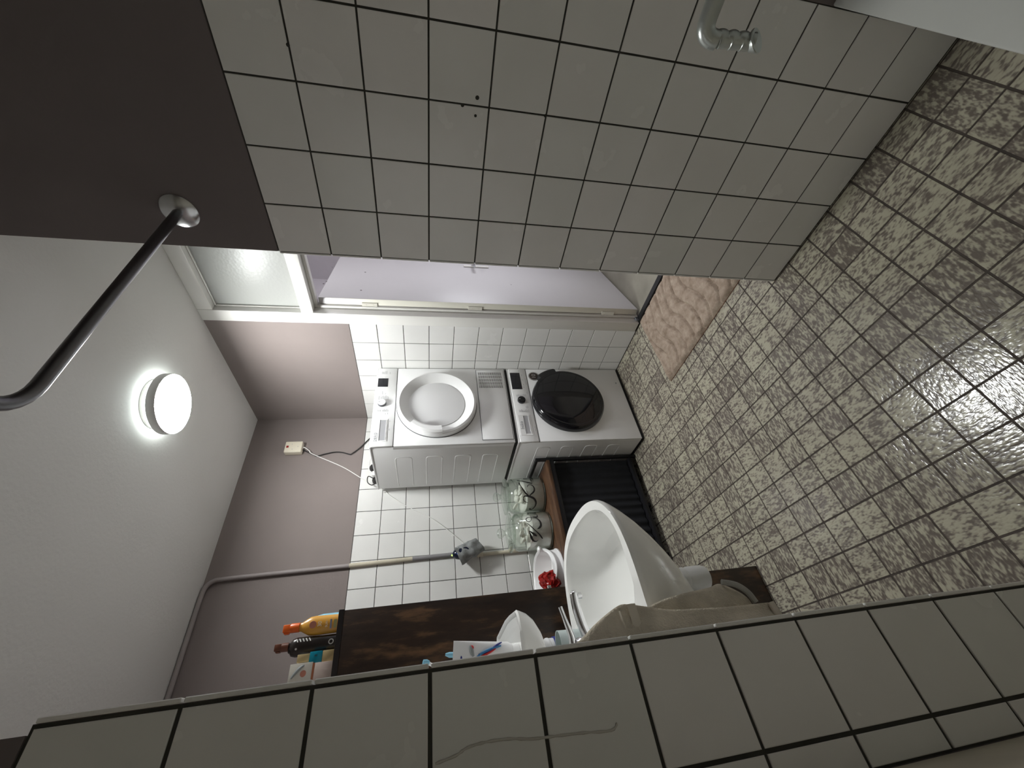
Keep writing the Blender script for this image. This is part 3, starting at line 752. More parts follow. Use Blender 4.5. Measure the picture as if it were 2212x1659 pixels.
def jar(cx, cy, label, seed, strokes, top):
    r = .110; zb = CZ
    t = thing('glass_jar', label, 'jar', (cx, cy, zb), 'lettered detergent jars on the oak top')
    M = T(cx, cy, zb)
    bm = bmesh.new()
    lathe(bm, [(0, .0005), (r - .012, .0005), (r - .002, .006), (r, .016), (r, .199), (r - .006, .214), (r - .022, .228), (r - .022, .240), (r - .026, .240), (r - .026, .227), (r - .010, .212), (r - .004, .198), (r - .004, .016), (r - .014, .008), (0, .006)], 64, M)
    fin(bm, 'jar_body', GLASS, t)
    bm = bmesh.new(); lathe(bm, [(0, .2405), (r + .000, .2405), (r + .004, .245), (r + .003, .250), (r - .014, .254), (.05, .266), (.02, .272), (.014, .276), (.016, .284), (.026, .292), (.029, .304), (.025, .316), (.012, .323), (0, .325)], 64, M)
    lathe(bm, [(0, .224), (r - .030, .2245), (r - .029, .2402)], 48, M)
    fin(bm, 'lid', GLASS, t)
    # powder, sloped top
    bm = bmesh.new(); seg = 48; rp = r - .0055; rings = []
    for (k, rad, h) in ((0, rp - .01, .0095), (1, rp, .018), (2, rp, None), (3, rp * .7, None), (4, rp * .35, None)):
        rr = []
        for q in range(seg):
            a_ = 2 * PI * q / seg; x, y = rad * math.cos(a_), rad * math.sin(a_)
            zz = h if h is not None else top + .012 * math.sin(a_ * 2 + seed) * (rad / rp) + .010 * noise.noise(Vector((x * 25, y * 25, seed)))
            rr.append(bm.verts.new((cx + x, cy + y, zb + zz)))
        rings.append(rr)
    for a_, b_ in zip(rings, rings[1:]):
        for q in range(seg): bm.faces.new((a_[q], a_[(q + 1) % seg], b_[(q + 1) % seg], b_[q]))
    bm.faces.new(rings[-1]); bm.faces.new(rings[0][::-1]); fin(bm, 'powder', POWDER, t, ang=50)
    rnd = random.Random(seed)
    for k in range(9):
        a_ = -PI / 2 + rnd.uniform(-1.5, 1.0) if k < 6 else rnd.uniform(0, 6.28); rad = rnd.uniform(.035, .073)
        bm = bmesh.new(); vs = blob(bm, (0, 0, 0), (.024, .022, .011), k, .12, 2)
        bmesh.ops.transform(bm, matrix=T(cx + rad * math.cos(a_), cy + rad * math.sin(a_), zb + top + .012 + .017 * (k % 3)) @ Matrix.Rotation(rnd.uniform(-.8, .8), 4, 'X') @ Matrix.Rotation(rnd.uniform(-.8, .8), 4, 'Y'), verts=bm.verts)
        fin(bm, 'tablet', TABLET, t)
    ang0 = math.atan2(-cy, -cx)
    script_on_cyl('lettering', t, (cx, cy), r, strokes, ang0)
    return t
def conv(sts, cu, base, k):
    out = []
    for st in sts:
        o_ = []
        for (v, u_, w_) in st:
            q = max(-.97, min(.97, (cu - u_) / (.110 / k))); s = math.asin(q) * .110
            o_.append((s, CZ + (base - v) * k * .88, w_ * k * 1.25))
        out.append(o_)
    return out
k1 = .110 / 252
K_ = [[(575, 690, 2), (572, 640, 3), (585, 610, 5), (610, 600, 7), (655, 605, 9), (705, 618, 11), (750, 640, 11), (780, 675, 9), (787, 715, 7), (770, 755, 5), (735, 785, 5), (705, 788, 8), (686, 775, 10)],
      [(578, 640, 3), (592, 668, 4), (620, 685, 4), (655, 690, 2)],
      [(535, 412, 9), (545, 440, 5), (570, 490, 6), (605, 545, 9), (650, 590, 8), (690, 608, 4)],
      [(690, 625, 3), (678, 612, 5), (700, 585, 6), (740, 560, 9), (768, 530, 9), (770, 490, 7), (745, 458, 5), (705, 447, 4), (672, 458, 4), (662, 480, 3)],
      [(690, 425, 2), (640, 405, 4), (580, 390, 5), (535, 380, 6), (520, 374, 3), (560, 384, 5), (640, 402, 8), (710, 420, 9), (745, 432, 5), (752, 412, 2)],
      [(745, 405, 2), (750, 385, 5), (745, 372, 5), (715, 362, 4), (680, 362, 5), (650, 360, 4), (640, 352, 3), (660, 350, 3), (700, 353, 4)]]
J1 = conv(K_, 594, 968, k1)
k2 = .110 / 285
W_ = [[(800, 1300, 2), (775, 1312, 5), (740, 1312, 8), (705, 1290, 12), (680, 1250, 14), (660, 1200, 9), (648, 1160, 3), (690, 1185, 9), (735, 1215, 14), (765, 1232, 10), (775, 1245, 3)],
      [(632, 1050, 3), (680, 1090, 5), (745, 1150, 6), (815, 1210, 7), (860, 1260, 9), (880, 1285, 4)],
      [(795, 1140, 3), (835, 1125, 11), (865, 1095, 13), (868, 1050, 11), (845, 1010, 8), (800, 980, 5), (745, 965, 4), (690, 965, 4), (640, 975, 5), (622, 995, 5), (635, 1018, 4), (665, 1028, 4), (700, 1015, 3), (722, 985, 3), (728, 940, 2)],
      [(750, 955, 3), (790, 962, 7), (825, 968, 9), (840, 955, 6), (842, 930, 3)],
      [(674, 918, 7), (684, 913, 8), (694, 909, 5)],
      [(675, 895, 3), (720, 900, 6), (770, 905, 8), (815, 908, 8), (838, 900, 5), (832, 880, 3)],
      [(700, 925, 2), (700, 905, 3), (698, 882, 3)]]
J2 = conv(W_, 1165, 1092, k2)
jar(1.104, 2.404, 'large glass jar of white powder lettered Kleur, beside the washing machine', 3, J1, .132)
jar(.870, 2.400, 'large glass jar of white powder lettered Wit, beside the white tub', 8, J2, .136)

# white tub and red bag
tb = thing('plastic_tub', 'white plastic tub with a flared rim on the oak top behind the basin', 'tub', (.61, 2.375, CZ))
bm = bmesh.new(); seg = 56; rings = []
tc = (.606, 2.350)
def trim(a_):  # rim height: dips at the front, rises to the back left
    return .098 + .040 * math.sin(a_ - .35) + .012 * math.cos(2 * a_)
prof = [(.90, .0005, 0), (1.0, .002, 0), (1.01, .010, 0), (.97, .014, 0), (.93, .05, .35), (.96, .0, 1), (1.03, .004, 1), (1.05, .001, 1), (1.04, -.004, 1), (.94, -.003, 1), (.90, .05, .3), (.86, .016, 0), (0.01, .014, 0)]
for (s_, h_, f_) in prof:
    rings.append([bm.verts.new((tc[0] + .128 * s_ * math.cos(2 * PI * q / seg), tc[1] + .122 * s_ * math.sin(2 * PI * q / seg), CZ + h_ + f_ * trim(2 * PI * q / seg))) for q in range(seg)])
for a_, b_ in zip(rings, rings[1:]):
    for q in range(seg): bm.faces.new((a_[q], a_[(q + 1) % seg], b_[(q + 1) % seg], b_[q]))
bm.faces.new(rings[0][::-1]); bm.faces.new(rings[-1]); fin(bm, 'tub_shell', PLW, tb, ang=60)
bm = bmesh.new(); lathe(bm, [(.0, .0), (.016, .002), (.019, .010), (.012, .018), (0, .020)], 20, T(.733, 2.325, CZ + .095)); fin(bm, 'rim_lug', PLW, tb)
bm = bmesh.new(); vs = blob(bm, (.548, 2.272, CZ + .085), (.050, .050, .055), 5, .22, 4, 1.2)
for v in vs: v.co += Vector((.016 * noise.noise(v.co * 55), .016 * noise.noise(v.co * 55 + Vector((9, 0, 0))), .018 * noise.noise(v.co * 50 + Vector((0, 9, 0)))))
o = fin(bm, 'red_bag', REDP, None, ang=16); tag(o, 'crumpled red plastic bag stuffed in the white tub next to the dark cabinet', 'bag')

# ------------------------------------------------------------------ dark cabinet
cab = thing('tall_cabinet', 'tall dark walnut cabinet behind the basin, bottles on top', 'cabinet', (.2, 1.8, ZF))
KX0, KX1, KY0, KY1, KZ = .032, .362, 1.598, 1.990, .300
B('side_panel', DWOOD, cab, KX0, KY0, ZF + .004, KX1, KY0 + .018, KZ - .0185, bev=.001)
B('side_panel', DWOOD, cab, KX0, KY1 - .018, ZF + .004, KX1, KY1, KZ - .0185, bev=.001)
B('top_panel', DWOOD, cab, KX0, KY0, KZ - .018, KX1 + .002, KY1, KZ, bev=.001)
B('edge_band', DEDGE, cab, KX0, KY0 - .0008, KZ - .017, KX1 + .003, KY0 - .0001, KZ - .0008)
B('back_panel', DWOOD, cab, KX0, KY0 + .0185, ZF + .004, KX0 + .006, KY1 - .0185, KZ - .0185)
B('bottom_panel', DWOOD, cab, KX0 + .0065, KY0 + .0185, ZF + .03, KX1 - .02, KY1 - .0185, ZF + .048)
dd = B('door', DWOOD, cab, KX1 - .0185, KY0 + .0190, ZF + .03, KX1 - .0005, KY1 - .019, KZ - .020, bev=.001)
TUBE('door_knob', CHROMED, dd, [(KX1 - .0005, 1.64, -.45), (KX1 + .018, 1.64, -.45)], .008, 12)
B('plinth_or_gap_shade', SHADOWGAP, cab, KX0 + .007, KY0 + .0185, ZF + .0005, KX1 - .02, KY1 - .0185, ZF + .0295)

# things on the cabinet
def bottle(name, label, cat, cx, cy, rx, ry, prof, m, cap_m, cap):
    t = thing(name, label, cat, (cx, cy, KZ))
    bm = bmesh.new(); lathe(bm, [(1e-7, .0005)] + prof + [(1e-7, prof[-1][1])], 40, T(cx, cy, KZ), sx=rx, sy=ry); fin(bm, 'bottle_body', m, t)
    return t
cyq = 1.70
t = bottle('sunscreen_bottle', 'amber yellow sunscreen spray bottle with an orange cap on top of the cabinet', 'bottle', .346, cyq, .0285, .020, [(.95, .0005), (1.0, .004), (1.03, .05), (1.06, .09), (1.0, .108), (.62, .128), (.48, .134), (.46, .140)], YEL, ORG, None)
bm = bmesh.new(); lathe(bm, [(0, .141), (.0145, .141), (.0145, .168), (.0135, .170), (0, .170)], 24, T(.346, cyq, KZ)); box(bm, .333, cyq - .012, KZ + .166, .357, cyq + .012, KZ + .192, .003, 2); box(bm, .3285, cyq - .008, KZ + .171, .334, cyq + .008, KZ + .188, .002, 1); fin(bm, 'spray_cap', ORG, t)
def facing(cx, cy, r, z, spin=0):
    """frame on a round body, looking to the camera side (-Y, slightly -X)"""
    a_ = math.atan2(-cy, -cx) + spin; n = Vector((math.cos(a_), math.sin(a_), 0)); x = Vector((-n.y, n.x, 0))
    M = Matrix((x, Z3, n)).transposed().to_4x4(); M.translation = Vector((cx, cy, z)) + n * r; return M
text('printed_number', '30', SILV if False else PLW, t, facing(.350, cyq, .0235, KZ + .072), .017)
text('printed_name', 'SUN', PLW, t, facing(.348, cyq, .0235, KZ + .050), .010)
bm = bmesh.new(); lathe(bm, [(0, 0), (.0115, 0), (.0110, .0012), (0, .0014)], 24, facing(.350, cyq, .0225, KZ + .0945)); fin(bm, 'label_emblem', SALM, t)
bm = bmesh.new(); box(bm, -.014, -.003, 0, .014, .003, .001, 0, 1, facing(.347, cyq, .0228, KZ + .036)); fin(bm, 'label_band', mat('label_blue_grey', (.25, .28, .42), .5), t)
bm = bmesh.new(); box(bm, -.013, -.005, 0, .012, .005, .001, 0, 1, facing(.347, cyq, .0228, KZ + .022)); fin(bm, 'label_patch', mat('label_green', (.42, .42, .20), .5), t)
t = bottle('blue_bottle', 'pale blue bottle standing behind the amber sunscreen bottle', 'bottle', .372, 1.775, .025, .020, [(.95, .0005), (1.0, .004), (1.0, .085), (.85, .104), (.4, .112), (.38, .118)], BLUEB, BLUEB, None)
bm = bmesh.new(); lathe(bm, [(0, .1185), (.011, .1185), (.011, .128), (0, .128)], 20, T(.372, 1.775, KZ)); fin(bm, 'cap', PLW, t)
t = bottle('dark_spray_bottle', 'dark brown spray bottle with a brown cap, beside the amber one', 'bottle', .287, cyq, .0290, .020, [(.90, .0005), (.95, .004), (.93, .05), (.98, .10), (1.0, .140), (.85, .154), (.55, .160), (.5, .164)], DKB, BRN, None)
bm = bmesh.new(); lathe(bm, [(0, .1645), (.0135, .1645), (.013, .186), (0, .186)], 24, T(.291, cyq, KZ)); box(bm, .281, cyq - .011, KZ + .186, .302, cyq + .011, KZ + .208, .003, 2); box(bm, .2765, cyq - .007, KZ + .188, .282, cyq + .007, KZ + .203, .002, 1); fin(bm, 'spray_cap', BRN, t)
bm = bmesh.new()
for k in range(5): box(bm, -.007, -.0012, 0, .007, .0012, .001, 0, 1, facing(.287, cyq, .0275, KZ + .136 - .010 * k, .75) @ Matrix.Rotation(.5, 4, 'Z'))
fin(bm, 'printed_lines', SILV, t, kind='stuff')
bm = bmesh.new(); lathe(bm, [(.0085, 0), (.0085, .001), (.0055, .001), (.0055, 0)], 20, facing(.287, cyq, .0232, KZ + .028, .25)); fin(bm, 'label_emblem', SILV, t)
bm = bmesh.new(); lathe(bm, [(0, 0), (.0032, 0), (.0028, .001), (0, .001)], 12, facing(.287, cyq, .0238, KZ + .136, -.2)); fin(bm, 'label_dot', SILV, t)
t = thing('perfume_bottle', 'small teal perfume bottle with a pale gold cap and base on the cabinet', 'bottle', (.245, 1.66, KZ))
B('glass_body', TEAL, t, .2285, 1.646, KZ + .044, .2610, 1.672, KZ + .082, bev=.002)
B('gold_base', GOLD, t, .2290, 1.6465, KZ + .004, .2605, 1.6715, KZ + .0435, bev=.002)
B('clear_foot', PLG, t, .2300, 1.647, KZ + .0005, .2650, 1.671, KZ + .0038, bev=.001)
B('gold_cap', GOLD, t, .2350, 1.650, KZ + .0825, .2575, 1.668, KZ + .120, bev=.0015)
text('printed_mark', 'B', INK, t, T(.249, 1.6455, KZ + .062) @ FRONTY, .012)
t = thing('cosmetics_box', 'blush pink cosmetics carton with a copper stripe at the left end of the cabinet top', 'box', (.20, 1.66, KZ))
B('carton', PINKB, t, .168, 1.640, KZ + .0005, .228, 1.700, KZ + .061, bev=.001)
B('copper_stripe', COPPER, t, .1678, 1.6396, KZ + .0612, .2282, 1.7004, KZ + .067)
bx = B('lid', mat('white_carton', (.60, .57, .50), .5), t, .168, 1.640, KZ + .0672, .2315, 1.700, KZ + .134, bev=.001)
bm = bmesh.new(); tube(bm, spline([(.2255, 1.6390, KZ + .092), (.218, 1.6388, KZ + .104), (.206, 1.6388, KZ + .116), (.193, 1.6390, KZ + .126)], 5), [.0022 + .0030 * math.sin(PI * i / 15) for i in range(16)], 8); fin(bm, 'grey_stroke', GREYB, bx)
bm = bmesh.new(); lathe(bm, [(0, 0), (.009, 0), (.0085, .0010), (0, .0010)], 20, T(.203, 1.6397, KZ + .092) @ RXM); fin(bm, 'salmon_mark', SALM, bx)
for i_, (x_, w_) in enumerate(()): pass

# ------------------------------------------------------------------ wash basin
bs = thing('wash_basin', 'white ceramic wash basin with rounded front on the left wall', 'basin', (XW, 1.2, -.46))
YC, HW, XFt, ZB = 1.197, .287, .478, -.458
def outline(n=72):
    """D outline from far back corner round the front to the near back corner"""
    P = [(XW + .001, HW)]
    xs = .19
    for k in range(4): P.append((XW + .001 + (xs - XW) * (k + 1) / 4, HW))
    a_ = XFt - xs; e = 2 / 2.55; m_ = n
    for k in range(1, m_ + 1):
        t = PI / 2 - PI * k / m_
        c_, s_ = math.cos(t), math.sin(t)
        P.append((xs + a_ * (abs(c_) ** e), HW * math.copysign(abs(s_) ** e, s_)))
    for k in range(4): P.append((xs - (xs - XW) * (k + 1) / 4 + (.001 if k == 3 else 0), -HW))
    return P
OL = outline()
def ring_at(bm, s, z, cx=None, cy=0, keep_back=True, back=None):
    out = []
    for (x, y) in OL:
        ccx = cx if cx is not None else XW + .001
        nx_ = ccx + (x - ccx) * s[0]; ny = cy + (y - cy) * s[1]
        if back is not None: nx_ = max(nx_, back) if back > XW + .01 else nx_
        out.append(bm.verts.new((nx_, YC + ny, z)))
    return out
bm = bmesh.new()
R_ = []
# outer shell from the bottom up, over the lip and down into the bowl
for (sx, sy, z_) in ((.30, .20, -.722), (.42, .30, -.716), (.53, .42, -.695), (.63, .55, -.660), (.73, .68, -.620), (.82, .79, -.580), (.90, .88, -.540), (.957, .945, -.505), (.985, .98, -.484), (.997, .997, -.472), (1, 1, -.466), (.994, .992, ZB)):
    R_.append(ring_at(bm, (sx, sy), z_))
def bowl(sc, z_, cx):
    out = []
    bx0 = .148     # flat deck at the back carries the tap
    for (x, y) in OL:
        t = max(0, min(1, (x - XW) / (.30 - XW)))
        X0 = bx0 + (x - XW) * (1 - (bx0 + .03 - XW) / (XFt - XW))
        Y0 = y * .875
        # round the back corners of the bowl
        e = max(0, 1 - (x - XW) / .10); Y0 *= (1 - .22 * e * e)
        X0 += .018 * (1 - e) * 0
        X1 = cx + (X0 - cx) * sc; Y1 = Y0 * sc
        out.append(bm.verts.new((X1, YC + Y1, z_)))
    return out
cxb = .285
for (sc, z_) in ((1.0, ZB - .001), (.985, ZB - .006), (.965, ZB - .018), (.92, ZB - .05), (.84, ZB - .09), (.70, ZB - .125), (.50, ZB - .146), (.28, ZB - .156), (.10, ZB - .160)):
    R_.append(bowl(sc, z_, cxb))
for a_, b_ in zip(R_, R_[1:]):
    for q in range(len(a_) - 1): bm.faces.new((a_[q], a_[q + 1], b_[q + 1], b_[q]))
    bm.faces.new((a_[-1], a_[0], b_[0], b_[-1]))
bm.faces.new(R_[0][::-1]); bm.faces.new(R_[-1])
fin(bm, 'bowl', CER, bs, ang=50)
bm = bmesh.new(); lathe(bm, [(.022, 0), (.021, .002), (.012, .002), (.011, 0)], 24, T(cxb, YC, ZB - .1595)); fin(bm, 'drain_ring', CHROME, bs)
# waste trap
tr = thing('waste_trap', 'white plastic waste trap hanging under the basin', 'pipe', (.262, 1.2, -.72))
bm = bmesh.new(); lathe(bm, [(0, -.7225), (.026, -.7225), (.033, -.728), (.034, -.745), (.031, -.750), (.0345, -.760), (.0350, -.803), (.031, -.816), (.018, -.822), (0, -.823)], 36, T(.255, 1.2, 0)); fin(bm, 'trap_cup', PVC, tr)
bm = bmesh.new(); tube(bm, [(.225, 1.2, -.748), (XW + .0005, 1.2, -.748)], .016, 16); tube(bm, [(.205, 1.2, -.748), (.190, 1.2, -.748)], .022, 16); fin(bm, 'outlet_pipe', PVC, tr)
# tap
tp = thing('mixer_tap', 'chrome single-lever mixer tap on the back of the basin', 'tap', (.120, 1.2, ZB))
bm = bmesh.new(); lathe(bm, [(0, 0), (.026, 0), (.026, .006), (.021, .010), (.021, .075), (.018, .084), (0, .088)], 32, T(.126, 1.2, ZB + .001)); fin(bm, 'tap_body', CHROME, tp)
bm = bmesh.new(); P = spline([(.138, 1.2, -.412), (.170, 1.2, -.402), (.215, 1.2, -.396), (.248, 1.2, -.396)], 6)
tube(bm, P, [.0140 - .003 * i / len(P) for i in range(len(P))], 20)
vs = bmesh.ops.create_uvsphere(bm, u_segments=16, v_segments=10, radius=.0112)['verts']
for v in vs: v.co += Vector((.248, 1.2, -.396))
fin(bm, 'spout', CHROME, tp)
bm = bmesh.new(); lathe(bm, [(0, 0), (.0085, 0), (.0085, -.012), (.007, -.0125), (0, -.0125)], 20, T(.244, 1.2, -.4045)); fin(bm, 'aerator', CHROME, tp)
bm = bmesh.new(); P = spline([(.118, 1.2, -.372), (.128, 1.2, -.366), (.150, 1.2, -.366), (.185, 1.2, -.358), (.222, 1.2, -.350)], 6)
tube(bm, P, [.014 - .0082 * min(1, i / len(P) * 1.25) for i in range(len(P))], 14); fin(bm, 'lever', CHROME, tp)

# cup and small jar on the basin deck
def cup(cx, cy, z0, r, h, label, m, name='tumbler', cat='cup'):
    t = thing(name, label, cat, (cx, cy, z0))
    bm = bmesh.new(); lathe(bm, [(0, .0006), (r * .82, .0006), (r * .86, .004), (r, h), (r - .0018, h), (r * .84, .006), (0, .005)], 36, T(cx, cy, z0)); fin(bm, 'cup_wall', m, t)
    return t
ZD = ZB + .0012
cup(.147, 1.264, ZD, .030, .112, 'pale mint white tumbler beside the tap', mat('mint_white_plastic', (.60, .68, .67), .3))
c2 = cup(.138, 1.345, ZD, .034, .118, 'white lidded pot with a dark blue band, behind the tumbler', PLW, 'lidded_pot', 'pot')
bm = bmesh.new(); lathe(bm, [(0, .1185), (.0335, .1185), (.0355, .122), (.0355, .128), (.030, .136), (0, .138)], 36, T(.138, 1.345, ZD)); fin(bm, 'lid', PLW, c2)
bm = bmesh.new(); lathe(bm, [(.0345, .100), (.0368, .100), (.0368, .1075), (.0348, .1075)], 36, T(.138, 1.345, ZD)); fin(bm, 'blue_band', NAVY, c2)

# ------------------------------------------------------------------ ceramic shelf with toiletries
sf = thing('ceramic_shelf', 'white ceramic wall shelf with a rounded end, above the tap', 'shelf', (XW, 1.35, -.22))
ZS = -.222
bm = bmesh.new()
def shelf_ring(inset, z_, depth_k=1.0):
    P = []
    y0, y1, xf = 1.135 + inset, 1.590 - inset, .226 - inset
    r = .060
    P.append((XW + .001, y0 + .030)); P.append((XW + .05, y0 + .022))
    for k in range(0, 13):
        t = k / 12 * PI / 2; P.append((xf - r * 1.15 + r * 1.15 * math.sin(t), y0 + r * 1.0 * (1 - math.cos(t)) + .012 * (1 - k / 12)))
    P.append((xf + .007, y0 + r + .08)); P.append((xf + .010, (y0 + y1) / 2)); 
    for k in range(0, 7):
        t = k / 6 * PI / 2; P.append((xf - .03 + .03 * math.cos(t), y1 - .03 + .03 * math.sin(t)))
    P.append((XW + .001, y1))
    return [bm.verts.new((XW + .001 + (x - XW - .001) * depth_k, y, z_)) for x, y in P]
L_ = [shelf_ring(.010, ZS - .062, .66), shelf_ring(.008, ZS - .056, .78), shelf_ring(.005, ZS - .042, .90), shelf_ring(.003, ZS - .026, .965), shelf_ring(.001, ZS - .010, .992), shelf_ring(0, ZS - .003), shelf_ring(.003, ZS + .002), shelf_ring(.008, ZS + .001), shelf_ring(.013, ZS - .005), shelf_ring(.03, ZS - .007)]
for a_, b_ in zip(L_, L_[1:]):
    for q in range(len(a_) - 1): bm.faces.new((a_[q], a_[q + 1], b_[q + 1], b_[q]))
    bm.faces.new((a_[-1], a_[0], b_[0], b_[-1]))
bm.faces.new(L_[0][::-1]); bm.faces.new(L_[-1]); fin(bm, 'shelf_body', CER, sf, ang=40)
ZS2 = ZS - .0068
def tubepaste(cx, cy, h, w_, th, lean, label, prints, spin):
    t = thing('toothpaste_tube', label, 'toothpaste', (cx, cy, ZS2))
    a_ = math.atan2(-cy, -cx) + spin
    n = Vector((math.cos(a_), math.sin(a_), 0)); x = Vector((-n.y, n.x, 0))
    M = Matrix((x, -n, Z3)).transposed().to_4x4() @ Matrix.Rotation(lean, 4, 'Y'); M.translation = Vector((cx, cy, ZS2))
    bm = bmesh.new(); rings = []
    for k in range(14):
        f = k / 13; z_ = .020 + (h - .020) * f; ww = w_ * (.86 + .14 * f) / 2; tt = th * (1 - f) / 2 + .0014
        if k == 0: ww *= .8
        rings.append([bm.verts.new(M @ Vector((ww * math.cos(2 * PI * q / 28), tt * math.sin(2 * PI * q / 28), z_))) for q in range(28)])
    for u, v in zip(rings, rings[1:]):
        for q in range(28): bm.faces.new((u[q], u[(q + 1) % 28], v[(q + 1) % 28], v[q]))
    bm.faces.new(rings[0][::-1]); bm.faces.new(rings[-1]); fin(bm, 'tube_body', PLW, t)
    bm = bmesh.new(); lathe(bm, [(0, .0006), (.019, .0006), (.020, .003), (.018, .0195), (0, .0195)], 28, M); fin(bm, 'cap', PLW, t)
    for (m, pts_, rad) in prints:
        bm = bmesh.new(); P = spline([M @ Vector((u_, -(th * (1 - (z_ - .02) / (h - .02)) / 2 + .0030) * math.sqrt(max(.05, 1 - (2 * u_ / w_) ** 2)) - .0006, z_)) for u_, z_ in pts_], 6)
        nn = len(P); tube(bm, P, [rad * (.35 + .65 * math.sin(PI * (i + .5) / nn)) for i in range(nn)], 6); fin(bm, 'printed_stroke', m, t)
    return t
tubepaste(.135, 1.235, .172, .056, .034, .10, 'white toothpaste tube with red and blue swooshes on the ceramic shelf',
          [(NAVY, [(.022, .048), (.016, .060), (.006, .075), (.000, .092), (-.004, .108)], .0030), (CYAN, [(.014, .050), (.010, .066), (.004, .084), (-.002, .100), (-.009, .112)], .0034),
           (REDI, [(.008, .064), (.001, .078), (-.006, .094), (-.012, .108)], .0030), (GREYB, [(-.008, .120), (.000, .124), (.010, .127), (.016, .130)], .0055), (REDI, [(.009, .121), (.012, .124), (.016, .126)], .0042),
           (NAVY, [(-.018, .150), (-.012, .1505), (-.006, .151)], .0024)], .1)
tubepaste(.146, 1.300, .160, .052, .030, .06, 'second white toothpaste tube with grey lettering, behind the striped one',
          [(GREYB, [(.016, .070), (.017, .085), (.018, .100)], .0024)], .1)
t = thing('toothbrush', 'light blue toothbrush handle standing behind the toothpaste tubes', 'toothbrush', (.139, 1.33, ZS2))
bm = bmesh.new(); tube(bm, [(.150, 1.355, ZS2 + .0006), (.155, 1.350, ZS2 + .08), (.164, 1.345, ZS2 + .176), (.166, 1.345, ZS2 + .187)], [.004, .005, .0068, .003], 12); fin(bm, 'brush_handle', BLUEB, t)
t = thing('long_brush', 'slim brush with a light blue tip rising above the toothpaste at the tiled edge', 'brush', (.110, 1.38, ZS2))
bm = bmesh.new(); tube(bm, [(.100, 1.385, ZS2 + .0006), (.118, 1.37, ZS2 + .10), (.142, 1.345, ZS2 + .215), (.150, 1.336, ZS2 + .232)], [.004, .0042, .004, .0045], 12); fin(bm, 'brush_handle', PLW, t)
bm = bmesh.new(); tube(bm, [(.1502, 1.3358, ZS2 + .2325), (.1525, 1.333, ZS2 + .238), (.1545, 1.331, ZS2 + .247)], [.0066, .0072, .0055], 14); fin(bm, 'blue_tip', BLUEB, t)

# ------------------------------------------------------------------ towel on its hook
hk = thing('towel_hook', 'small chrome wall hook holding the towel beside the basin', 'hook', (XW, .862, -.23))
bm = bmesh.new(); lathe(bm, [(0, .0003), (.016, .0003), (.016, .005), (0, .006)], 24, T(XW, .862, -.222) @ Matrix.Rotation(PI / 2, 4, 'Y')); fin(bm, 'rosette', CHROME, hk)
TUBE('peg', CHROME, hk, [(XW + .006, .862, -.222), (XW + .036, .862, -.224), (XW + .046, .862, -.212)], .005, 12, 4)
tw = thing('hand_towel', 'taupe terry hand towel with woven bands hanging in folds beside the basin', 'towel', (.08, .862, -.25))
def sheet(name, m, left, right, yf, th, kk=1.0, nz=40, nx=18, amp=.006, seed=0, sub=None):
    """left/right: lists (x,z) top to bottom; yf(u,t) centre depth"""
    Lp = spline([Vector((max(x * kk, XW + .004), 0, z_ * kk)) for x, z_ in left], 8); Rp = spline([Vector((x * kk, 0, z_ * kk)) for x, z_ in right], 8)
    def at(P, t):
        q = t * (len(P) - 1); i = min(int(q), len(P) - 2); return P[i].lerp(P[i + 1], q - i)
    bm = bmesh.new(); F_, K_2 = [], []
    for j in range(nz + 1):
        t = j / nz; a_ = at(Lp, t); b_ = at(Rp, t); rf, rb = [], []
        for i in range(nx + 1):
            u = i / nx; p = a_.lerp(b_, u)
            y = yf(u, t) + amp * noise.noise(Vector((p.x * 22 + seed, seed, p.z * 7))) + .0016 * noise.noise(Vector((p.x * 160, seed, p.z * 160)))
            e = math.sin(PI * min(1, max(0, u)) ) ** .35 if 0 < u < 1 else 0
            e2 = min(1, (nz - j) / 2.0, j / 1.0 + .3)
            hh = th / 2 * (.25 + .75 * e) * (.4 + .6 * e2)
            rf.append(bm.verts.new((p.x, y - hh, p.z))); rb.append(bm.verts.new((p.x, y + hh, p.z)))
        F_.append(rf); K_2.append(rb)
    for j in range(nz):
        for i in range(nx):
            bm.faces.new((F_[j][i], F_[j][i + 1], F_[j + 1][i + 1], F_[j + 1][i])); bm.faces.new((K_2[j][i], K_2[j + 1][i], K_2[j + 1][i + 1], K_2[j][i + 1]))
        bm.faces.new((F_[j][0], F_[j + 1][0], K_2[j + 1][0], K_2[j][0])); bm.faces.new((F_[j][nx], K_2[j][nx], K_2[j + 1][nx], F_[j + 1][nx]))
    for i in range(nx):
        bm.faces.new((F_[0][i], K_2[0][i], K_2[0][i + 1], F_[0][i + 1])); bm.faces.new((F_[nz][i], F_[nz][i + 1], K_2[nz][i + 1], K_2[nz][i]))
    return fin(bm, name, m, tw, ang=70)
sheet('front_fold', TOWEL, [(.050, -.235), (.040, -.35), (.040, -.55), (.046, -.775)],
      [(.078, -.238), (.112, -.306), (.128, -.332), (.142, -.357), (.159, -.394), (.163, -.418), (.153, -.469), (.142, -.521), (.138, -.576), (.134, -.644), (.133, -.704), (.132, -.768)],
      lambda u, t: .848 + .010 * math.sin(u * 7 + t * 2) * t, .018, kk=.912)
sheet('back_fold', TOWEL, [(.050, -.30), (.050, -.45), (.055, -.60), (.060, -.765)],
      [(.120, -.40), (.155, -.484), (.166, -.512), (.175, -.552), (.182, -.605), (.187, -.671), (.193, -.706), (.174, -.742), (.153, -.765)],
      lambda u, t: .884 - .004 * math.sin(u * 5), .020, kk=.893, seed=3)
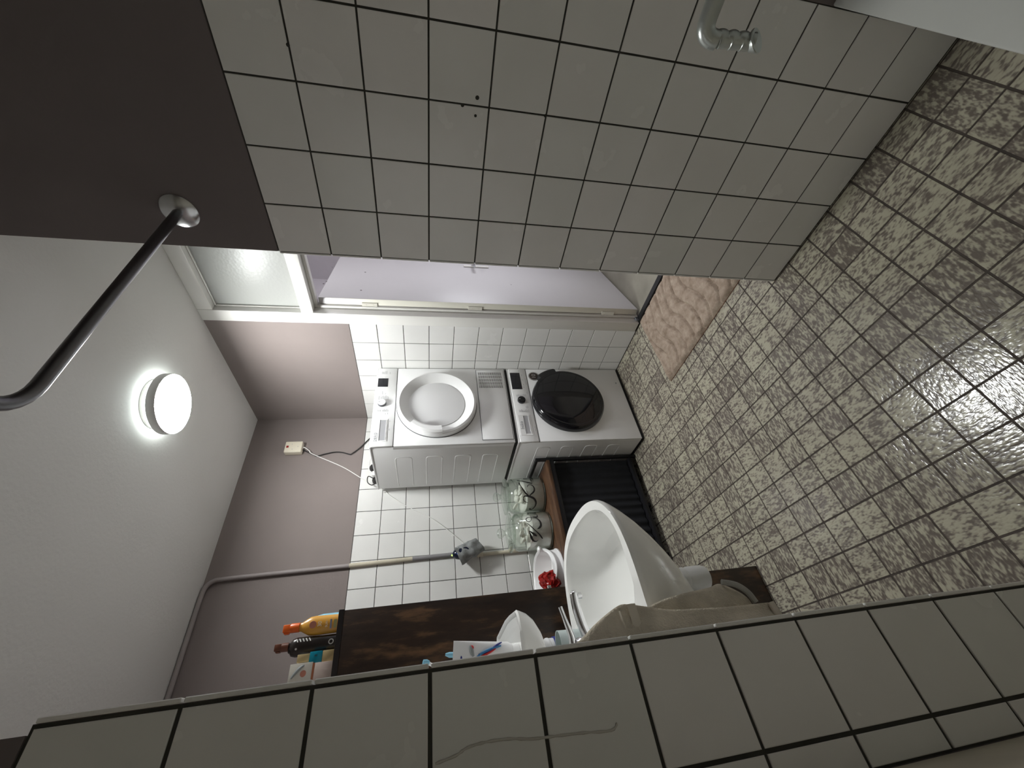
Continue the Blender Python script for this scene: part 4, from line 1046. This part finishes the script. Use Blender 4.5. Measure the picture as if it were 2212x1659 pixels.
def band(zc, slope, wd, m, y, x1=.14):
    bm = bmesh.new(); rows_ = []
    for i in range(15):
        u = i / 14; x = .045 + u * (x1 - .045)
        zt = zc + slope * u
        rows_.append([bm.verts.new((x, y - .0012 * math.sin(u * 9), zt + wd / 2)), bm.verts.new((x, y - .0022 - .0012 * math.sin(u * 9), zt)), bm.verts.new((x, y - .0012 * math.sin(u * 9), zt - wd / 2))])
    for a_, b_ in zip(rows_, rows_[1:]):
        for k in range(2): bm.faces.new((a_[k], b_[k], b_[k + 1], a_[k + 1]))
    return fin(bm, 'woven_band', m, tw)
band(-.392, .004, .018, TOWELB, .8385, .146); band(-.365, .004, .005, TOWELB, .8385, .136)
# hem of the near fold and the grey border of the far fold
bm = bmesh.new(); tube(bm, [(.044, .848, -.705), (.082, .846, -.707), (.1195, .850, -.704)], [.007, .008, .007], 12); fin(bm, 'hem', TOWELB, tw)
bm = bmesh.new(); tube(bm, spline([(.1735, .877, -.631), (.164, .872, -.659), (.147, .872, -.679), (.126, .872, -.687)], 5), .0062, 10); fin(bm, 'grey_border', TOWELG, tw)

# ------------------------------------------------------------------ pipe, device, cloth
pp_ = thing('heating_pipe', 'thin pipe, mauve-painted then cream, running down the back wall to the wrapped fitting', 'pipe', (.8, 2.54, 0))
yp = YA - .0135
TUBE('painted_run', MAUVEP, pp_, spline([(XW + .001, yp, ZC - .013), (.30, yp, ZC - .013), (.55, yp, ZC - .013), (.70, yp, ZC - .0135), (.758, yp, ZC - .022), (.785, yp, ZC - .050), (.791, yp, ZC - .10), (.797, yp, .85), (.804, yp, .452)], 5), .0115, 16)
TUBE('cream_run', CREAMP, pp_, [(.804, yp, .4515), (.812, yp, .10)], .0118, 16)
TUBE('grey_run', mat('grey_pipe', (.27, .26, .27), .5), pp_, [(.812, yp, .0995), (.818, yp, -.20)], .0118, 16)
TUBE('lower_run', CREAMP, pp_, [(.800, yp - .004, -.315), (.803, yp - .004, -.45), (.806, yp - .004, -.60)], .0105, 16)
bm = bmesh.new()
for (z_, r_) in ((-.290, .021), (-.303, .017), (-.312, .019)): lathe(bm, [(0, z_ - .006), (r_, z_ - .006), (r_, z_ + .006), (0, z_ + .006)], 8, T(.806, yp - .004, 0))
fin(bm, 'coupling_nut', CREAM, pp_)
dv = thing('wall_device', 'small dark blue device with a green light poking out of the grey cloth', 'device', (.80, 2.49, -.16))
bm = bmesh.new(); M = T(.800, 2.475, -.180) @ Matrix.Rotation(math.radians(-12), 4, 'Y') @ Matrix.Rotation(math.radians(8), 4, 'X')
lathe(bm, [(0, -.05), (.034, -.05), (.036, -.02), (.035, .010), (.026, .034), (.010, .050), (0, .053)], 28, M); fin(bm, 'housing', DARKD, dv)
bm = bmesh.new(); lathe(bm, [(0, 0), (.006, 0), (.003, .006), (0, .008)], 12, M @ T(0, 0, .050)); fin(bm, 'green_light', LEDG, dv)
bm = bmesh.new(); lathe(bm, [(0, 0), (.009, 0), (.007, .003), (0, .004)], 14, M @ T(-.004, -.028, .022) @ Matrix.Rotation(PI * .42, 4, 'X')); fin(bm, 'blue_light', LEDB, dv)
bm = bmesh.new(); nu, nv = 40, 26; gg = []
for j in range(nv + 1):
    t = j / nv; row = []
    cz = -.165 - .130 * t; cx = .790 + .058 * t ** 1.3; cy = 2.480 + .006 * t
    for i in range(nu):
        a_ = 2 * PI * i / nu; rr_ = .046 * (1.05 - .32 * t) * (1 + .14 * math.sin(a_ * 3 + t * 5) * (.3 + t) + .22 * noise.noise(Vector((math.cos(a_) * 1.6, math.sin(a_) * 1.6, t * 4))))
        row.append(bm.verts.new((cx + rr_ * math.cos(a_) * 1.05, min(cy + rr_ * math.sin(a_) * .95, YA - .006), cz + .022 * math.cos(a_ + .5) * (1 - t) - .030 * math.cos(a_) * t * -1)))
    gg.append(row)
for a_, b_ in zip(gg, gg[1:]):
    for i in range(nu): bm.faces.new((a_[i], a_[(i + 1) % nu], b_[(i + 1) % nu], b_[i]))
bm.faces.new(gg[-1])
o = fin(bm, 'cloth_wrap', CLOTH, None, ang=45); tag(o, 'crumpled grey cloth wrapped around the fitting on the back wall pipe', 'cloth')

# ------------------------------------------------------------------ switch box and cables
jb = thing('switch_box', 'cream switch box with a small red light high on the mauve back wall', 'switch', (1.6, YA, .89))
bx_ = B('box_housing', CREAM, jb, 1.556, YA - .044, .842, 1.640, YA - .0002, .948, bev=.006, seg=3)
B('red_light', mat('red_indicator', (.28, .02, .015), .3), jb, 1.5905, YA - .0452, .923, 1.606, YA - .0441, .937)
bm = bmesh.new()
for (x, z_) in ((1.578, .898), (1.618, .905), (1.598, .866)): lathe(bm, [(0, 0), (.0026, 0), (.002, .001), (0, .001)], 10, T(x, YA - .0441, z_) @ RXM)
fin(bm, 'screw', PLG, jb, kind='stuff')
def cable(name, label, m, pts, r):
    o = TUBE(name, m, None, pts, r, 8, 6); return tag(o, label, 'cable')
yw = YA - .007
cable('black_cable', 'black cable looping from the switch box down behind the dryer', WIREB, [(1.590, yw - .006, .841), (1.570, yw, .80), (1.553, yw, .768), (1.540, yw, .745), (1.553, yw, .700), (1.566, yw, .640), (1.563, yw, .590), (1.545, yw, .535), (1.552, yw, .520), (1.60, yw, .470), (1.68, yw, .405), (1.70, yw - .012, .34)], .0042)
cable('white_cable', 'thin white cable running slantwise from the switch box to the dryer corner', WIREW, [(1.600, yw - .018, .841), (1.598, yw - .016, .825), (1.575, yw - .012, .795), (1.55, yw - .010, .77), (1.45, yw - .004, .575), (1.365, yw, .45), (1.29, yw, .34), (1.268, yw, .295)], .0027)
cable('white_cable', 'thin white cable sagging across the white tiles to the wrapped fitting', WIREW, [(1.262, yw, .290), (1.255, yw, .285), (1.20, yw, .222), (1.130, yw, .120), (1.062, yw, .000), (.990, yw, -.090), (.930, yw, -.155), (.880, yw, -.205), (.850, yw - .02, -.225)], .0020)
tag(B('cable_clip', WIREW, None, 1.248, YA - .014, .276, 1.262, YA - .0015, .296, bev=.002), 'small white cable clip at the upper left corner of the dryer', 'clip')
def plug(name, label, m, x, z_, w_):
    t = thing(name, label, 'plug', (x, YA - .03, z_))
    bm = bmesh.new(); lathe(bm, [(0, 0), (w_, 0), (w_ * 1.02, .02), (w_ * .7, .036), (0, .038)], 24, T(x, YA - .0005, z_) @ RXM); fin(bm, 'plug_body', m, t)
    return t
plug('wall_plug_black', 'black power plug peeping over the back edge of the dryer', WIREB, 1.428, .372, .024)
plug('wall_plug_white', 'white power plug between the two black ones behind the dryer', WIREW, 1.378, .362, .022)
plug('wall_plug_black', 'smaller black power plug with a looped cord behind the dryer', WIREB, 1.335, .350, .021)
cable('white_cable', 'short white cord arching from the white plug behind the dryer', WIREW, [(1.378, yw - .035, .372), (1.395, yw - .035, .392), (1.43, yw - .03, .398), (1.50, yw - .02, .392), (1.56, yw - .01, .372), (1.60, yw - .01, .335)], .0033)
cable('black_cable', 'short black cord looping from the smaller plug behind the dryer', WIREB, [(1.335, yw - .036, .362), (1.350, yw - .038, .390), (1.335, yw - .038, .398), (1.305, yw - .035, .392), (1.290, yw - .03, .365), (1.310, yw - .03, .340)], .0033)

# ------------------------------------------------------------------ bath mat
mt = thing('bath_mat', 'beige plush bath mat with carved waves in front of the door', 'mat', (1.59, 1.15, ZF))
MX0, MX1, MY0, MY1 = 1.345, 1.846, .760, 1.552
bm = bmesh.new(); nx, ny = 110, 170; gg = []
for i in range(nx + 1):
    u = i / nx; row = []
    for j in range(ny + 1):
        v = j / ny; x = MX0 + (MX1 - MX0) * u; y = MY0 + (MY1 - MY0) * v
        wv = y + .030 * math.sin((x - MX0) * 15) + .018 * noise.noise(Vector((x * 7, y * 4, 0)))
        ph = (wv * 12.0) % 1.0
        h = .019 - .013 * math.exp(-((min(ph, 1 - ph)) / .075) ** 2) + .0035 * math.sin(ph * PI)
        h += .0022 * noise.noise(Vector((x * 90, y * 90, 0))) + .0015 * noise.noise(Vector((x * 30, y * 30, 2)))
        ed = min(u * (MX1 - MX0), (1 - u) * (MX1 - MX0), v * (MY1 - MY0), (1 - v) * (MY1 - MY0))
        h *= min(1, (ed / .016)) ** .5 if ed > 0 else .12
        rc = .03
        jx = .002 * noise.noise(Vector((y * 40, 5, 0))); jy = .002 * noise.noise(Vector((x * 40, 9, 0)))
        row.append(bm.verts.new((x + jx, y + jy, ZF + .0015 + max(h, .001))))
    gg.append(row)
for i in range(nx):
    for j in range(ny): bm.faces.new((gg[i][j], gg[i + 1][j], gg[i + 1][j + 1], gg[i][j + 1]))
fin(bm, 'pile', RUGM, mt, ang=80)
B('backing', mat('mat_backing', (.20, .09, .05), .8), mt, MX0 - .001, MY0, ZF + .0003, MX1, MY1 + .001, ZF + .0035, bev=.001)
